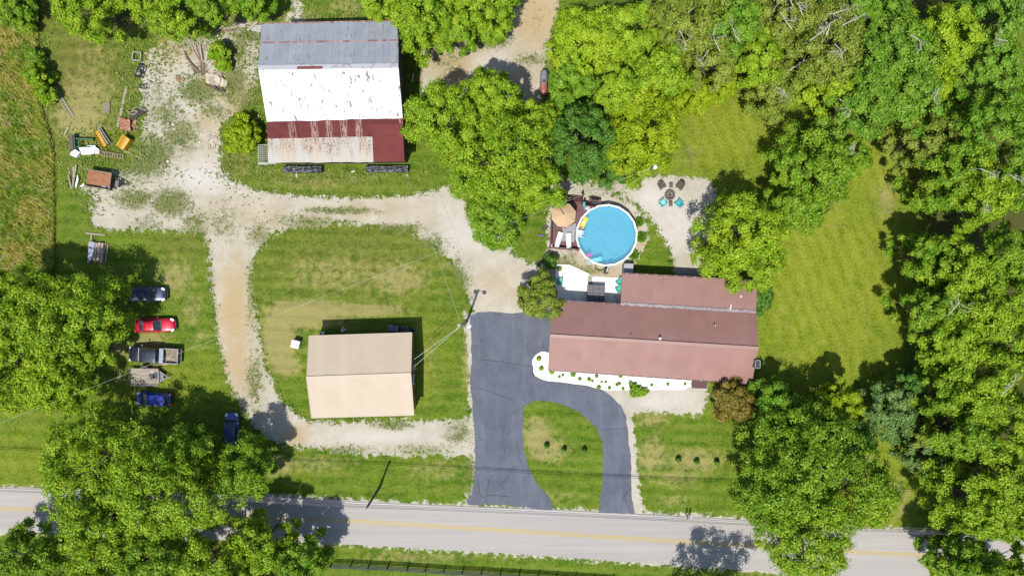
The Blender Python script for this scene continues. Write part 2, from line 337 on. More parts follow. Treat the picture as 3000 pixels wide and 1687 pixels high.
for k, q in enumerate((gravel_main, gravel_pit, gravel_pad, sand_pool, track_top, path_top)):
    s_ = sdf(cx_, q); piece[(s_ > -.4) & (piece == 0)] = k + 1
for nm, k in (('gravel_driveway', 1), ('gravel_fire_pit_path', 2), ('gravel_pad', 3), ('sandy_ground', 4), ('dirt_track', 5), ('stone_path', 6)):
    sheet(nm, quads[m_ & (piece == k)], GM, .006 + .001 * k)
# ---------------------------------------------------------------- paved surfaces
def flat(name, pts, z, mat, parent=None, world=True):
    b = MB(); n = len(pts)
    a = sum(pts[i][0] * pts[(i + 1) % n][1] - pts[(i + 1) % n][0] * pts[i][1] for i in range(n))
    if a < 0: pts = pts[::-1]
    b.add([(x, y, z) for x, y in pts], [tuple(range(n))]); o = b.build(name, mat, parent, world)
    bm = bmesh.new(); bm.from_mesh(o.data); bmesh.ops.triangulate(bm, faces=bm.faces[:]); bm.to_mesh(o.data); bm.free(); return o
def smooth_poly(pts, it=2):
    for _ in range(it):
        q = []
        for i in range(len(pts)):
            a, b = pts[i], pts[(i + 1) % len(pts)]
            q += [(a[0] * .75 + b[0] * .25, a[1] * .75 + b[1] * .25), (a[0] * .25 + b[0] * .75, a[1] * .25 + b[1] * .75)]
        pts = q
    return pts
def ragged(pts, step=.35, amp=.07, seed=1):
    r = random.Random(seed); q = []
    for i in range(len(pts)):
        a, b = Vector(pts[i]), Vector(pts[(i + 1) % len(pts)]); L = (b - a).length; k = max(1, int(L / step)); nrm = Vector((-(b - a).y, (b - a).x)).normalized() if L > 1e-6 else Vector((0, 0))
        for j in range(k):
            p = a.lerp(b, j / k) + nrm * r.uniform(-amp, amp); q.append((p.x, p.y))
    return q
rt = [(-500, 1402), (-200, 1416), (0, 1427), (700, 1449), (1073, 1467.5), (1368, 1482), (1624, 1491), (1863, 1503), (2040, 1514), (2570, 1549.5), (3000, 1574), (3500, 1604)]
rb = [(3500, 1770), (3000, 1728), (2600, 1698), (1947, 1651.6), (1500, 1620.5), (1010, 1592.6), (500, 1572), (0, 1555), (-500, 1536)]
n = NT('road'); p = n.pos(); ps = n.pos((.03, 1, 1), (0, 0, R(2.9)))
c = n.mix(n.ramp(n.noise(ps, .9, 4, .6), .35, .65), T(198, 192, 184), T(184, 178, 172))
c = n.mix(n.ramp(n.noise(ps, 4.5, 3), .5, .8, 0, .5), c, T(176, 170, 166))
c = n.mix(n.ramp(n.noise(p, 1.5, 6, .7), .6, .75, 0, .3), c, T(214, 204, 190))
c = n.mix(n.ramp(n.noise(p, 30, 3), .5, .8, 0, .35), c, T(150, 148, 148)); n.bump(n.noise(p, 60, 2), .3, .01)
M_road = n.out(c, .9, 0, .2)
road = struct(flat('road', G(rt + rb), .018, M_road))
yl = [(-500, 1470), (0, 1488.5), (500, 1505), (1051, 1526), (1500, 1554), (1993, 1585), (2524, 1616.5), (2697, 1625), (3000, 1644), (3500, 1676)]
M_yel = worn('yellow_paint', T(216, 184, 84), .8, .25, 2.0, c2=T(196, 180, 120)); M_wht = worn('white_line_paint', T(232, 228, 222), .8, .2, 3.0)
def stripe(name, line, off, w, z, mat):
    pts = [Vector(q) for q in G(line)]; b = MB(); vs = []
    for i, q in enumerate(pts):
        d = (pts[min(i + 1, len(pts) - 1)] - pts[max(i - 1, 0)]).normalized(); nn = Vector((-d.y, d.x))
        vs += [tuple(q + nn * (off + w / 2)) + (z,), tuple(q + nn * (off - w / 2)) + (z,)]
    b.add(vs, [(2 * i + 1, 2 * i + 3, 2 * i + 2, 2 * i) for i in range(len(pts) - 1)]); return b.build(name, mat)
for off in (-.14, .14):
    o = struct(stripe('road_marking', yl, off, .13, .023, M_yel))
struct(stripe('road_marking', [(a, b + 6) for a, b in rt], 0, .10, .0235, worn('faded_edge_paint', T(214, 211, 206), .8, .1, 2.0)))
A2 = Z(700, 800, 3.22, [(2178, 405), (2176, 500), (2192, 560), (2192, 700), (2196, 850), (2180, 1000), (2190, 1100), (2202, 1200), (2205, 1300), (2218, 1449)])
A6 = Z(700, 1237, 3.22, [(2226, 100), (2230, 260), (2226, 440), (2218, 560), (2190, 680), (2142, 745), (2155, 772), (2250, 784), (2300, 770), (2576, 776)])
A7 = Z(1450, 1237, 3.22, [(130, 785), (300, 800), (420, 818), (540, 822), (556, 805), (520, 720), (470, 660), (410, 590), (345, 480), (300, 370), (270, 230), (262, 130), (268, 0)])
A3 = Z(1450, 800, 3.22, [(262, 1320), (285, 1250), (350, 1208), (440, 1200), (560, 1215), (690, 1255), (790, 1305), (880, 1385), (945, 1449)])
A8 = Z(1450, 1237, 3.22, [(955, 40), (990, 110), (1016, 190), (1024, 300), (1019, 480), (1004, 660), (985, 790), (978, 850), (1322, 856), (1300, 760), (1288, 660), (1284, 500), (1286, 340), (1262, 180), (1250, 60), (1240, 0)])
A9 = Z(1450, 800, 3.22, [(1238, 1340), (1190, 1250), (1100, 1160), (1020, 1104), (950, 1080), (800, 1040), (600, 1020), (700, 900), (700, 700), (560, 300), (400, 372), (200, 380), (60, 372)]) + Z(700, 800, 3.22, [(2400, 362), (2250, 372)])
n = NT('asphalt'); p = n.pos()
c = n.mix(n.ramp(n.noise(p, .35, 5, .6), .35, .65), T(116, 120, 133), T(100, 104, 118))
c = n.mix(n.ramp(n.noise(n.pos((1, .15, 1), (0, 0, R(5))), .8, 5, .65), .5, .7, 0, .5), c, T(134, 138, 148))
c = n.mix(n.ramp(n.noise(p, .9, 7, .75), .57, .66, 0, .6), c, T(78, 81, 93))
c = n.mix(n.ramp(n.noise(p, 24, 3, .7), .5, .8, 0, .4), c, T(78, 80, 92))
vo = n.N('TexVoronoi', feature='DISTANCE_TO_EDGE'); n.L(n.mix(.12, p, n.noise(p, 1.5, 4, .6, 'Color')), vo.inputs['Vector']); vo.inputs['Scale'].default_value = .42
crk = n.math('MULTIPLY', n.ramp(vo.outputs[0], .004, .012, 1, 0), n.ramp(n.noise(p, .25, 3), .5, .56))
c = n.mix(n.math('MULTIPLY', crk, .4), c, T(40, 42, 50)); n.bump(n.noise(p, 50, 2), .3, .01)
M_asph = n.out(c, .85, 0, .25)
drive = struct(flat('asphalt_driveway', ragged(G(A2 + A6 + A7 + A3 + A8 + A9), .4, .06), .026, M_asph))
M_crack = worn('sealed_crack', T(46, 48, 56), .7)
def crack(pts, w=.05, seed=0):
    r = random.Random(seed); g = [Vector(q) for q in G(pts)]; q = []
    for i in range(len(g) - 1):
        k = max(1, int((g[i + 1] - g[i]).length / .3))
        for j in range(k): q.append(g[i].lerp(g[i + 1], j / k) + Vector((r.uniform(-1, 1), r.uniform(-1, 1))) * .035)
    q.append(g[-1]); vs = []
    for i, v in enumerate(q):
        d = (q[min(i + 1, len(q) - 1)] - q[max(i - 1, 0)]).normalized(); nn = Vector((-d.y, d.x)) * w * r.uniform(.3, .7)
        vs += [(v.x + nn.x, v.y + nn.y, .031), (v.x - nn.x, v.y - nn.y, .031)]
    MB_CR.add(vs, [(2 * i + 1, 2 * i + 3, 2 * i + 2, 2 * i) for i in range(len(q) - 1)])
MB_CR = MB()
crack(Z(700, 800, 3.22, [(2300, 815), (2420, 828), (2576, 852)]) + Z(1450, 800, 3.22, [(160, 852), (357, 880)]), .06, 1)
crack(Z(700, 800, 3.22, [(2203, 682), (2292, 680), (2300, 812)]), .05, 2)
crack(Z(700, 800, 3.22, [(2230, 1085), (2300, 1090), (2450, 1150), (2576, 1190)]), .05, 3)
crack(Z(700, 1237, 3.22, [(2262, 560), (2265, 660), (2310, 705), (2400, 682), (2576, 700)]), .07, 4)
crack(Z(1450, 1237, 3.22, [(990, 78), (1100, 62), (1240, 50)]), .05, 5)
crack(Z(1450, 1237, 3.22, [(200, 190), (230, 320), (260, 440)]), .05, 6)
crack(Z(1450, 1237, 3.22, [(95, 0), (80, 100), (90, 300)]), .05, 7)
crack(Z(1450, 800, 3.22, [(0, 1130), (120, 1180), (200, 1210)]), .04, 8)
MB_CR.build('sealed_crack', M_crack, drive)
bed = Z(1450, 800, 3.22, [(520, 752), (470, 742), (435, 738), (385, 768), (352, 815), (348, 860), (362, 890), (358, 930), (380, 970), (440, 1004), (500, 1020), (620, 1028), (740, 1045), (860, 1060), (950, 1085), (1020, 1104), (1150, 1106), (1260, 1100), (1320, 1096), (1450, 1104), (1600, 1100), (1700, 1102), (1800, 1094), (1850, 1070), (1856, 980), (520, 860)])
n = NT('white_stone'); p = n.pos()
c = n.mix(n.ramp(n.noise(p, 16, 3), .4, .7), (.76, .76, .75, 1), (.56, .55, .52, 1)); c = n.mix(n.ramp(n.noise(p, 1.2, 5), .6, .75, 0, .5), c, (.62, .58, .5, 1)); n.bump(n.noise(p, 18, 2), .6, .04)
struct(flat('white_gravel_bed', ragged(G(bed), .3, .04, 3), .034, n.out(c, .9)))
b = MB(); g = G(Z(1450, 800, 3.22, [(435, 736), (383, 766), (350, 815), (346, 860), (360, 890), (356, 930), (378, 972), (440, 1006), (500, 1023), (620, 1031), (740, 1048), (860, 1063), (950, 1088), (1020, 1108)]))
b.tube([(x, y, .04) for x, y in g], .045, 5); tag(b.build('bed_edging', worn('dark_edging', T(90, 86, 80))), 'thin dark edging round the west end of the white stone bed', 'edging')
M_conc = worn('patio_concrete', (.74, .72, .66, 1), .85, .12, 1.2, c2=(.66, .63, .55, 1))
pat = MB().prism(G([(1628.7, 774.2), (1669.5, 775.9), (1743.5, 810), (1824, 814), (1822, 892), (1625, 890)]), 0, .10)
struct(pat.build('patio', M_conc, bevel=.01))
pp = Z(1600, 740, 9.06, [(1125, 566), (1290, 636), (1225, 660), (1215, 740), (1240, 800), (1230, 900), (1105, 900), (1100, 700)])
flat('walk_inlay', G(pp), .104, worn('tan_concrete', T(190, 182, 158), .85), None)['kind'] = 'structure'
MB().prism(G([(2026, 1098), (2071, 1098), (2070, 1137.5), (2026, 1136)]), 0, .12).build('porch_step', worn('brown_stain_deck', T(112, 78, 72), .8, .2, 4), bevel=.01)
struct(bpy.data.objects['porch_step'])
flat('concrete_slab', G(Z(1450, 400, 3.22, [(1705, 1235), (1910, 1240), (1975, 1250), (1970, 1340), (1700, 1330)])), .03, worn('slab_grey', T(190, 186, 176), .9))['kind'] = 'structure'
# ---------------------------------------------------------------- buildings
def roof(name, corners, mat, parent, th=.06, ribs=0, ribw=.04, ribh=.03, wavy=0.0, seed=0):
    """roof slope from its four corners: eave start, eave end, ridge end, ridge start; UV in metres along eave and up the slope"""
    a, b, c, d = [Vector(p) for p in corners]; r = random.Random(seed)
    eu = (b - a).normalized(); nrm = (b - a).cross(d - a).normalized()
    if nrm.z < 0: nrm = -nrm
    ev = nrm.cross(eu)
    if (d - a).dot(ev) < 0: ev = -ev
    m = MB(); nu = max(2, int((b - a).length / .9)) if wavy else 1
    top = []; 
    for i in range(nu + 1):
        t = i / nu; j = r.uniform(-wavy, wavy)
        top.append((a.lerp(b, t) + ev * j + nrm * abs(j) * .3, d.lerp(c, t)))
    k = []
    for lo, hi in top: k += [lo, hi, lo - nrm * th, hi - nrm * th]
    fs = []
    for i in range(nu):
        p, q = i * 4, i * 4 + 4
        fs += [(p, q, q + 1, p + 1), (p + 3, q + 3, q + 2, p + 2), (p + 2, q + 2, q, p), (p + 1, q + 1, q + 3, p + 3)]
    fs += [(0, 1, 3, 2), (nu * 4 + 2, nu * 4 + 3, nu * 4 + 1, nu * 4)]
    m.add(k, fs)
    if ribs:
        L = min((b - a).length, (c - d).length); nr = int(L / ribs)
        for i in range(nr + 1):
            t = (i + .5) / (nr + 1); m.bar(a.lerp(b, t) + nrm * ribh * .5, d.lerp(c, t) + nrm * ribh * .5, ribw, ribh, up=nrm)
    o = m.build(name, mat, parent, True)
    uv = o.data.uv_layers.new(name='UVMap'); M = WM[parent.name]
    for l in o.data.loops:
        q = M @ o.data.vertices[l.vertex_index].co - a; uv.data[l.index].uv = (q.dot(eu), q.dot(ev))
    return o
def shell(name, left, right, mat, parent, z0=0.0):
    """walls under a roof whose edges run through the points left[] and right[]"""
    n = len(left); m = MB(); L = [Vector(p) for p in left]; Q = [Vector(p) for p in right]
    vs = L + [Vector((L[-1].x, L[-1].y, z0)), Vector((L[0].x, L[0].y, z0))] + Q + [Vector((Q[-1].x, Q[-1].y, z0)), Vector((Q[0].x, Q[0].y, z0))]
    k = n + 2; m.add(vs, [tuple(range(k)), tuple(range(k, 2 * k))[::-1], (0, n + 1, k + n + 1, k), (n - 1, k + n - 1, k + n, n)])
    return m.build(name, mat, parent, True)
def metal_sheets(name, c1, c2, rust=None, w=.75, line=.35, rough=.5, streak=(5, .7), thr=(.62, .7), gate=(.5, .6), persheet=.12, metal=.0, rust2=None, v0=None):
    n = NT(name); uv = n.coord(kind='UV'); sp = n.N('SeparateXYZ'); n.L(uv, sp.inputs[0]); u, v = sp.outputs[0], sp.outputs[1]
    us = n.math('DIVIDE', u, w); idn = n.N('TexWhiteNoise', noise_dimensions='1D'); n.L(n.math('FLOOR', us), idn.inputs['W']); sid = idn.outputs['Value']
    c = n.mix(n.ramp(n.noise(uv, .5, 5, .6), .35, .65), c1, c2)
    c = n.mix(n.math('MULTIPLY', sid, persheet), c, tuple(x * .55 for x in c1[:3]) + (1,))
    if rust:
        st = n.noise(n.coord((streak[0], streak[1], 1), kind='UV'), 1, 5, .7)
        ga = n.ramp(n.noise(uv, .55, 4, .6), gate[0], gate[1])
        f = n.math('MULTIPLY', n.ramp(st, thr[0], thr[1]), ga)
        c = n.mix(f, c, n.mix(n.noise(uv, 6, 3), rust, rust2 or tuple(x * .5 for x in rust[:3]) + (1,)))
    fr = n.math('FRACT', us); ln = n.ramp(fr, .0, .055, line, 0)
    c = n.mix(ln, c, (.03, .028, .028, 1))
    rb = n.math('FRACT', n.math('DIVIDE', u, w / 4)); c = n.mix(n.ramp(rb, 0, .25, .16, 0), c, (.05, .05, .05, 1))
    wv = n.N('TexWave', wave_type='BANDS', bands_direction='X'); n.L(uv, wv.inputs['Vector']); wv.inputs['Scale'].default_value = 2.0
    n.bump(wv.outputs['Fac'], .25, .03)
    return n.out(c, rough, metal)
RUST = (.16, .06, .022, 1); RUST2 = (.07, .03, .015, 1)
M_bgrey = metal_sheets('weathered_galvanised_metal', T(180, 184, 190), T(164, 170, 180), (.20, .11, .065, 1), .78, .55, .5, (2.4, .8), (.56, .62), (.48, .58), .25)
M_bwhite = metal_sheets('white_painted_metal', (.62, .62, .62, 1), (.52, .525, .54, 1), (.11, .06, .04, 1), .78, .42, .5, (2.6, .75), (.545, .575), (.47, .55), .22)
M_bred0 = metal_sheets('maroon_painted_metal', T(122, 62, 62), T(112, 52, 54), (.42, .36, .32, 1), .80, .4, .55, (9, .5), (.52, .6), (.56, .62), .35, rust2=(.2, .06, .03, 1))
n = NT('maroon_and_rusty_sheets'); uv = n.coord(kind='UV'); sp = n.N('SeparateXYZ'); n.L(uv, sp.inputs[0]); us = n.math('DIVIDE', sp.outputs[0], .82)
idn = n.N('TexWhiteNoise', noise_dimensions='1D'); n.L(n.math('FLOOR', n.math('ADD', us, 7.0)), idn.inputs['W']); c = n.mix(n.ramp(n.noise(uv, 1, 4), .35, .65), T(120, 54, 52), T(102, 42, 42))
sel = n.ramp(idn.outputs['Value'], .66, .70); rs = n.noise(n.coord((7, .8, 1), kind='UV'), 1, 5, .75); c = n.mix(n.math('MULTIPLY', sel, n.ramp(rs, .49, .53)), c, n.mix(n.ramp(rs, .5, .66), T(196, 176, 166), T(150, 74, 52)))
c = n.mix(n.ramp(n.math('FRACT', us), 0, .05, .5, 0), c, (.03, .02, .02, 1)); M_bred = n.out(c, .75, 0, .2)
M_bred2 = metal_sheets('red_painted_metal', T(126, 48, 42), T(112, 40, 36), (.3, .14, .1, 1), 1.0, .3, .85, (9, .4), (.7, .76), (.6, .7), .1)
# cream sheets with rust on some sheets
n = NT('rusted_cream_metal'); uv = n.coord(kind='UV'); sp = n.N('SeparateXYZ'); n.L(uv, sp.inputs[0])
idn = n.N('TexWhiteNoise', noise_dimensions='1D'); n.L(n.math('FLOOR', n.math('DIVIDE', sp.outputs[0], .8)), idn.inputs['W'])
c = n.mix(n.ramp(n.noise(uv, .6, 4), .35, .65), T(186, 185, 181), T(190, 182, 164)); c = n.mix(n.math('MULTIPLY', n.ramp(idn.outputs['Value'], .5, 1), .4), c, T(196, 164, 108))
st = n.noise(n.coord((9, .9, 1), kind='UV'), 1, 5, .8); dots = n.noise(n.coord((9, 4.5, 1), kind='UV'), 1, 3, .7)
vg = n.ramp(n.math('ADD', sp.outputs[1], n.ramp(n.noise(n.coord((1.2, .1, 1), kind='UV'), 1, 2), .3, .7, -.9, .9)), .6, 1.6)
f = n.math('MULTIPLY', n.ramp(n.math('ADD', n.math('MULTIPLY', st, .6), n.math('MULTIPLY', dots, .4)), .49, .53), n.math('MULTIPLY', vg, n.ramp(idn.outputs['Value'], .1, .5, .35, 1)))
c = n.mix(f, c, n.mix(n.ramp(n.noise(uv, 5, 3), .35, .55), (.24, .10, .03, 1), (.08, .028, .014, 1)))
c = n.mix(n.ramp(n.math('FRACT', n.math('DIVIDE', sp.outputs[0], .8)), 0, .06, .35, 0), c, (.05, .045, .04, 1))
M_bcream = n.out(c, .6)
M_barnwall = worn('weathered_black_barn_boards', (.022, .021, .022, 1), .9, .4, 3, c2=(.045, .042, .04, 1), stretch=(1, 1, .2))
hs_, hj, hr, hk, hn = 4.2, 5.7, 8.2, 7.2, 6.4
bS0, bS1 = U(786.5, 478, hs_), U(1184.7, 474, hs_)
bJ0, bJ1 = U(782, 357, hj), U(1180, 347, hj)
bR0, bR1 = U(756.5, 199, hr), U(1167, 193, hr)
bK0, bK1 = U(762.5, 127, hk), U(1167.5, 119, hk)
bN0, bN1 = U(767, 70, hn), U(1163, 61, hn)
barn = thing('barn', 'large old barn with a patched grey, white, maroon and rusty cream metal roof', 'barn', ((bS0.x + bS1.x) / 2, (bS0.y + bN0.y) / 2, 0))
def lp(a, b, t): return Vector(a).lerp(Vector(b), t)
up = Vector((0, 0, 1))
roof('roof', (bN0, bN1, bK1, bK0), M_bgrey, barn, wavy=.06, seed=1)
roof('roof', (bK0 + up * .03, bK1 + up * .03, bR1, bR0), M_bgrey, barn, wavy=.05, seed=2)
roof('roof', (bJ0 + up * .05, bJ1 + up * .05, bR1 + up * .03, bR0 + up * .03), M_bwhite, barn, wavy=.05, seed=3)['label'] = 'white roof slope with scattered rust marks'
m0, m1 = lp(bS0, bJ0, .60), lp(bS1, bJ1, .60)
roof('roof', (m0 + up * .03, m1 + up * .03, bJ1, bJ0), M_bred, barn, wavy=.04, seed=4)['label'] = 'maroon band of roof with pale rusty sheets'
roof('roof', (bS0, lp(bS0, bS1, .772), lp(m0, m1, .772), m0), M_bcream, barn, wavy=.05, seed=5)['label'] = 'rust streaked cream roof sheets'
roof('roof', (lp(bS0, bS1, .772) + up * .015, bS1 + up * .015, lp(m1, bJ1, .7) + up * .05, lp(lp(m0, bJ0, .7), lp(m1, bJ1, .7), .772) + up * .05), M_bred2, barn, wavy=.0, seed=6)['label'] = 'brick red roof sheets'
M_rust = worn('rusty_metal', (.15, .055, .035, 1), .7, .4, 2, c2=(.34, .30, .28, 1))
M_rcap = worn('grey_ridge_metal', T(190, 192, 196), .5, .2, 1.5, c2=T(140, 80, 70), thr=.62)
b = MB(); b.bar(bK0 + up * .08, bK1 + up * .08, .16, .03); b.bar(bN0 + up * .03, bN1 + up * .03, .14, .03); b.build('rusty_flashing', M_rust, barn, True)
b = MB(); b.bar(bR0 + up * .06, bR1 + up * .06, .5, .04); b.build('ridge_cap', M_rcap, barn, True)
b = MB(); b.bar(lp(bR0, bR1, .28) + up * .10 + Vector((0, -.1, 0)), lp(bR0, bR1, .46) + up * .10 + Vector((0, -.1, 0)), .28, .03); b.build('ridge_patch', worn('maroon_patch', T(128, 50, 50), .6), barn, True)
def inset(l, r, f=.02, dz=.12): return [lp(a, b_, f) - up * dz for a, b_ in zip(l, r)], [lp(b_, a, f) - up * dz for a, b_ in zip(l, r)]
Ls = [bS0 + Vector((0, .5, 0)), bJ0, bR0, bK0, bN0 - Vector((0, .35, 0))]; Rs = [bS1 + Vector((0, .5, 0)), bJ1, bR1, bK1, bN1 - Vector((0, .35, 0))]
li, ri = inset(Ls, Rs, .018, .16); shell('wall', li, ri, M_barnwall, barn)
Mdb = worn('black_door_boards', (.03, .028, .027, 1), .9, .4, 4)
for t0 in (.18, .52): MB().box(tuple(lp(li[0], ri[0], t0 + .08) * 1)[:2] + (1.3,), (2.4, .08, 2.6)).build('sliding_door', Mdb, barn, True)
# black plastic wrapped stacks against the south wall
M_plas = NT('black_plastic_sheet'); p = M_plas.coord((1, 6, 4)); nz = M_plas.noise(p, 1.4, 5, .7)
M_plas.bump(nz, 1.0, .25); M_plas = M_plas.out(M_plas.mix(M_plas.ramp(nz, .5, .68), (.02, .022, .025, 1), (.45, .47, .5, 1)), .28)
for x0, x1, y0, y1, lab in ((829, 943, 487, 503, 'dark plastic-wrapped bales along the barn wall, the duller western row'), (1071, 1196, 486, 501.5, 'silvery black plastic-wrapped bales at the south-east foot of the barn')):
    a, c = U(x0, y1, .7), U(x1, y0, .7); k = 5 if x0 < 1000 else 6; L = (c.x - a.x) / k
    t = thing('wrapped_bale_row', lab, 'wrapped bales', ((a.x + c.x) / 2, (a.y + c.y) / 2, 0))
    for i in range(k):
        q = MB().grid(lambda u, v, i=i: (a.x + L * (i + .02 + .96 * u), (a.y + c.y) / 2 - .42 * math.cos(math.pi * v) , .08 + .72 * max(0, math.sin(math.pi * v)) ** .45 + .05 * math.sin(9 * u + i) * math.sin(math.pi * v)), 8, 10)
        q.build('bale', M_plas, t, True, smooth=True)
# overgrown lean-to frame at the south-west corner
t = thing('lattice_frame', 'small pale frame overgrown with leaves at the barn\'s south-west corner', 'trellis', U(771, 455, 0))
b = MB(); h = 1.4
qs = [U(757, 425, h), U(786, 425, h), U(786, 482, h), U(757, 482, h)]
for i in range(4): b.bar(qs[i], qs[(i + 1) % 4], .09); b.bar(qs[i], Vector((qs[i].x, qs[i].y, 0)), .08)
for i in range(1, 9): b.bar(lp(qs[0], qs[3], i / 9), lp(qs[1], qs[2], i / 9), .04)
for i in range(1, 5): b.bar(lp(qs[0], qs[1], i / 5), lp(qs[3], qs[2], i / 5), .04)
b.bar(lp(qs[3], qs[0], .06), lp(qs[2] + Vector((1.0, 0, 0)), qs[1], .06), .22, .1)
b.build('frame', worn('pale_grey_wood', T(196, 196, 184), .9, .3, 3), t, True)

# ---------------------------------------------------------------- garage
ge, gr_ = 3.6, 4.85
gS0, gS1 = U(912.5, 1224, ge), U(1213, 1215.7, ge); gN0, gN1 = U(904.5, 983.5, ge), U(1207, 974, ge); gR0, gR1 = U(897.8, 1106.5, gr_), U(1204, 1095.5, gr_)
def ribbed(name, c1, c2, rough=.45, spec=.5, seam=.24, dark=.4):
    n = NT(name); uv = n.coord(kind='UV'); sp = n.N('SeparateXYZ'); n.L(uv, sp.inputs[0])
    c = n.mix(n.ramp(n.noise(uv, .35, 4, .55), .3, .7), c1, c2); c = n.mix(n.ramp(n.noise(n.coord((4, .5, 1), kind='UV'), 1, 4), .55, .8, 0, .25), c, tuple(x * .8 for x in c1[:3]) + (1,))
    idn = n.N('TexWhiteNoise', noise_dimensions='1D'); n.L(n.math('FLOOR', n.math('DIVIDE', sp.outputs[0], .914)), idn.inputs['W'])
    c = n.mix(n.math('MULTIPLY', idn.outputs['Value'], .05), c, (.04, .04, .04, 1))
    c = n.mix(n.ramp(n.math('FRACT', n.math('DIVIDE', sp.outputs[0], seam)), .0, .16, dark, 0), c, tuple(x * .25 for x in c1[:3]) + (1,))
    return n.out(c, rough, 0, spec)
M_tan = ribbed('tan_roof_metal', T(218, 200, 176, 1.7), T(212, 194, 168, 1.7), .6, .3, .23, .16)
M_gwall = worn('brown_metal_siding', (.13, .06, .028, 1), .6, .25, 2, stretch=(3, 3, .4)); M_trim = worn('cream_trim', T(206, 188, 164), .5, .08, 2)
gar = thing('garage', 'detached tan metal roofed garage with dark brown siding beside the gravel lane', 'garage', ((gS0.x + gS1.x) / 2, (gS0.y + gN0.y) / 2, 0))
roof('roof', (gS0, gS1, gR1, gR0), M_tan, gar, ribs=.23, ribw=.03, ribh=.014); roof('roof', (gN0, gN1, gR1, gR0), M_tan, gar, ribs=.23, ribw=.03, ribh=.014)
b = MB(); b.bar(gR0 + up * .05, gR1 + up * .05, .34, .03)
b.build('ridge_cap', M_trim, gar, True)
b = MB()
for A_, B_ in ((gS0, gR0), (gN0, gR0), (gS1, gR1), (gN1, gR1)): b.bar(A_ - up * .06, B_ - up * .06, .05, .2)
b.bar(gS0 - up * .05, gS1 - up * .05, .05, .14); b.bar(gN0 - up * .05, gN1 - up * .05, .05, .14); b.build('trim', M_trim, gar, True)
li, ri = inset([lp(gS0, gR0, .06), gR0, lp(gN0, gR0, .06)], [lp(gS1, gR1, .06), gR1, lp(gN1, gR1, .06)], .016, .14); shell('wall', li, ri, M_gwall, gar)
e0 = ri[0]; e1 = ri[2]
def onE(t, z): q = lp(e0, e1, t); return Vector((q.x + .05, q.y, z))
wdw = MB(); wdw.box(onE(.40, 2.0), (.08, 1.1, 1.0)); w_ = wdw.build('window', worn('white_window_frame', (.7, .7, .7, 1), .4), gar, True)
g_ = MB(); g_.box(onE(.40, 2.0) + Vector((.045, 0, 0)), (.02, .9, .8)); g_.build('pane', worn('dark_glass', (.03, .04, .05, 1), .08), w_, True)
b = MB(); b.box(onE(.585, 1.7) + Vector((.08, 0, 0)), (.2, .3, .45)); b.tube([onE(.585, 1.9) + Vector((.1, 0, 0)), onE(.585, 3.6) + Vector((.1, 0, 0))], .03); b.box(onE(.555, 2.9) + Vector((.2, 0, 0)), (.35, .3, .2)); b.build('electric_meter', worn('grey_meter', (.35, .36, .38, 1), .4), gar, True)
MB().box(onE(.15, 1.05), (.05, .95, 2.1)).build('door', worn('brown_door', (.10, .05, .03, 1), .5), gar, True)
Mgd = worn('tan_garage_door', T(214, 200, 178), .5, .1); q0, q1 = li[0], ri[0]
for t in (.27, .70): q = lp(q0, q1, t); MB().box((q.x, q.y - .05, 1.3), (3.2, .06, 2.6)).build('garage_door', Mgd, gar, True)

# ---------------------------------------------------------------- house
M_hroof = ribbed('dusty_red_roof_metal', T(180, 138, 127, 1.68), T(168, 124, 113, 1.68), .45, .6)
ev_, rv, jn, en = 2.7, 4.6, 2.85, 2.4
hS0, hS1 = U(1605.3, 1082.6, ev_), U(2203, 1123, ev_); hR0, hR1 = U(1611.5, 982.6, rv), U(2221.3, 1019.3, rv); hN0, hN1 = U(1617.7, 880.6, ev_), U(2216, 916.6, ev_)
xJ0, xJ1 = U(1818, 890.5, jn), U(2214.6, 914.4, jn); xN0, xN1 = U(1822.7, 801.5, en), U(2219.6, 823.3, en)
house = thing('house', 'long single storey house with a dark red ribbed metal roof beside the asphalt driveway', 'house', ((hS0.x + hS1.x) / 2, (hS0.y + hN0.y) / 2, 0))
roof('roof', (hS0, hS1, hR1, hR0), M_hroof, house, ribs=.24, ribw=.035, ribh=.035); roof('roof', (hN0, hN1, hR1, hR0), M_hroof, house, ribs=.24, ribw=.035, ribh=.035)
roof('roof', (xN0, xN1, xJ1, xJ0), M_hroof, house, ribs=.24, ribw=.035, ribh=.03)['label'] = 'low roof over the rear extension'
b = MB(); b.bar(hR0 + up * .05, hR1 + up * .05, .34, .05); b.build('ridge_cap', worn('red_ridge_metal', T(178, 142, 130, 1.6), .45, .1), house, True)
n = NT('silver_flashing_tape'); cc = n.noise(n.coord(), 3, 5, .7); n.bump(cc, .8, .1); M_tape = n.out(n.mix(n.ramp(cc, .35, .65), T(176, 166, 168), T(132, 116, 120)), .4)
fl = MB(); N_ = 40; r = random.Random(5)
for i in range(N_):
    a_, c_ = lp(xJ0, xJ1, i / N_), lp(xJ0, xJ1, (i + 1.02) / N_); fl.bar(a_ + up * (.06 + .004 * (i % 3)) + Vector((0, .04 + r.uniform(-.03, .03), 0)), c_ + up * (.06 + .004 * (i % 3)) + Vector((0, .04 + r.uniform(-.03, .03), 0)), .34, .02)
for px, py, a in ((1841, 883, 1.1), (1854, 889, .2), (1874, 884, .6)): q = U(px, py, jn); fl.box((q.x, q.y, jn + .06), (.25, .16, .04), rz=a)
fl.build('flashing_tape', M_tape, house, True)
M_patch = worn('white_roof_patch', (.6, .6, .6, 1), .6)
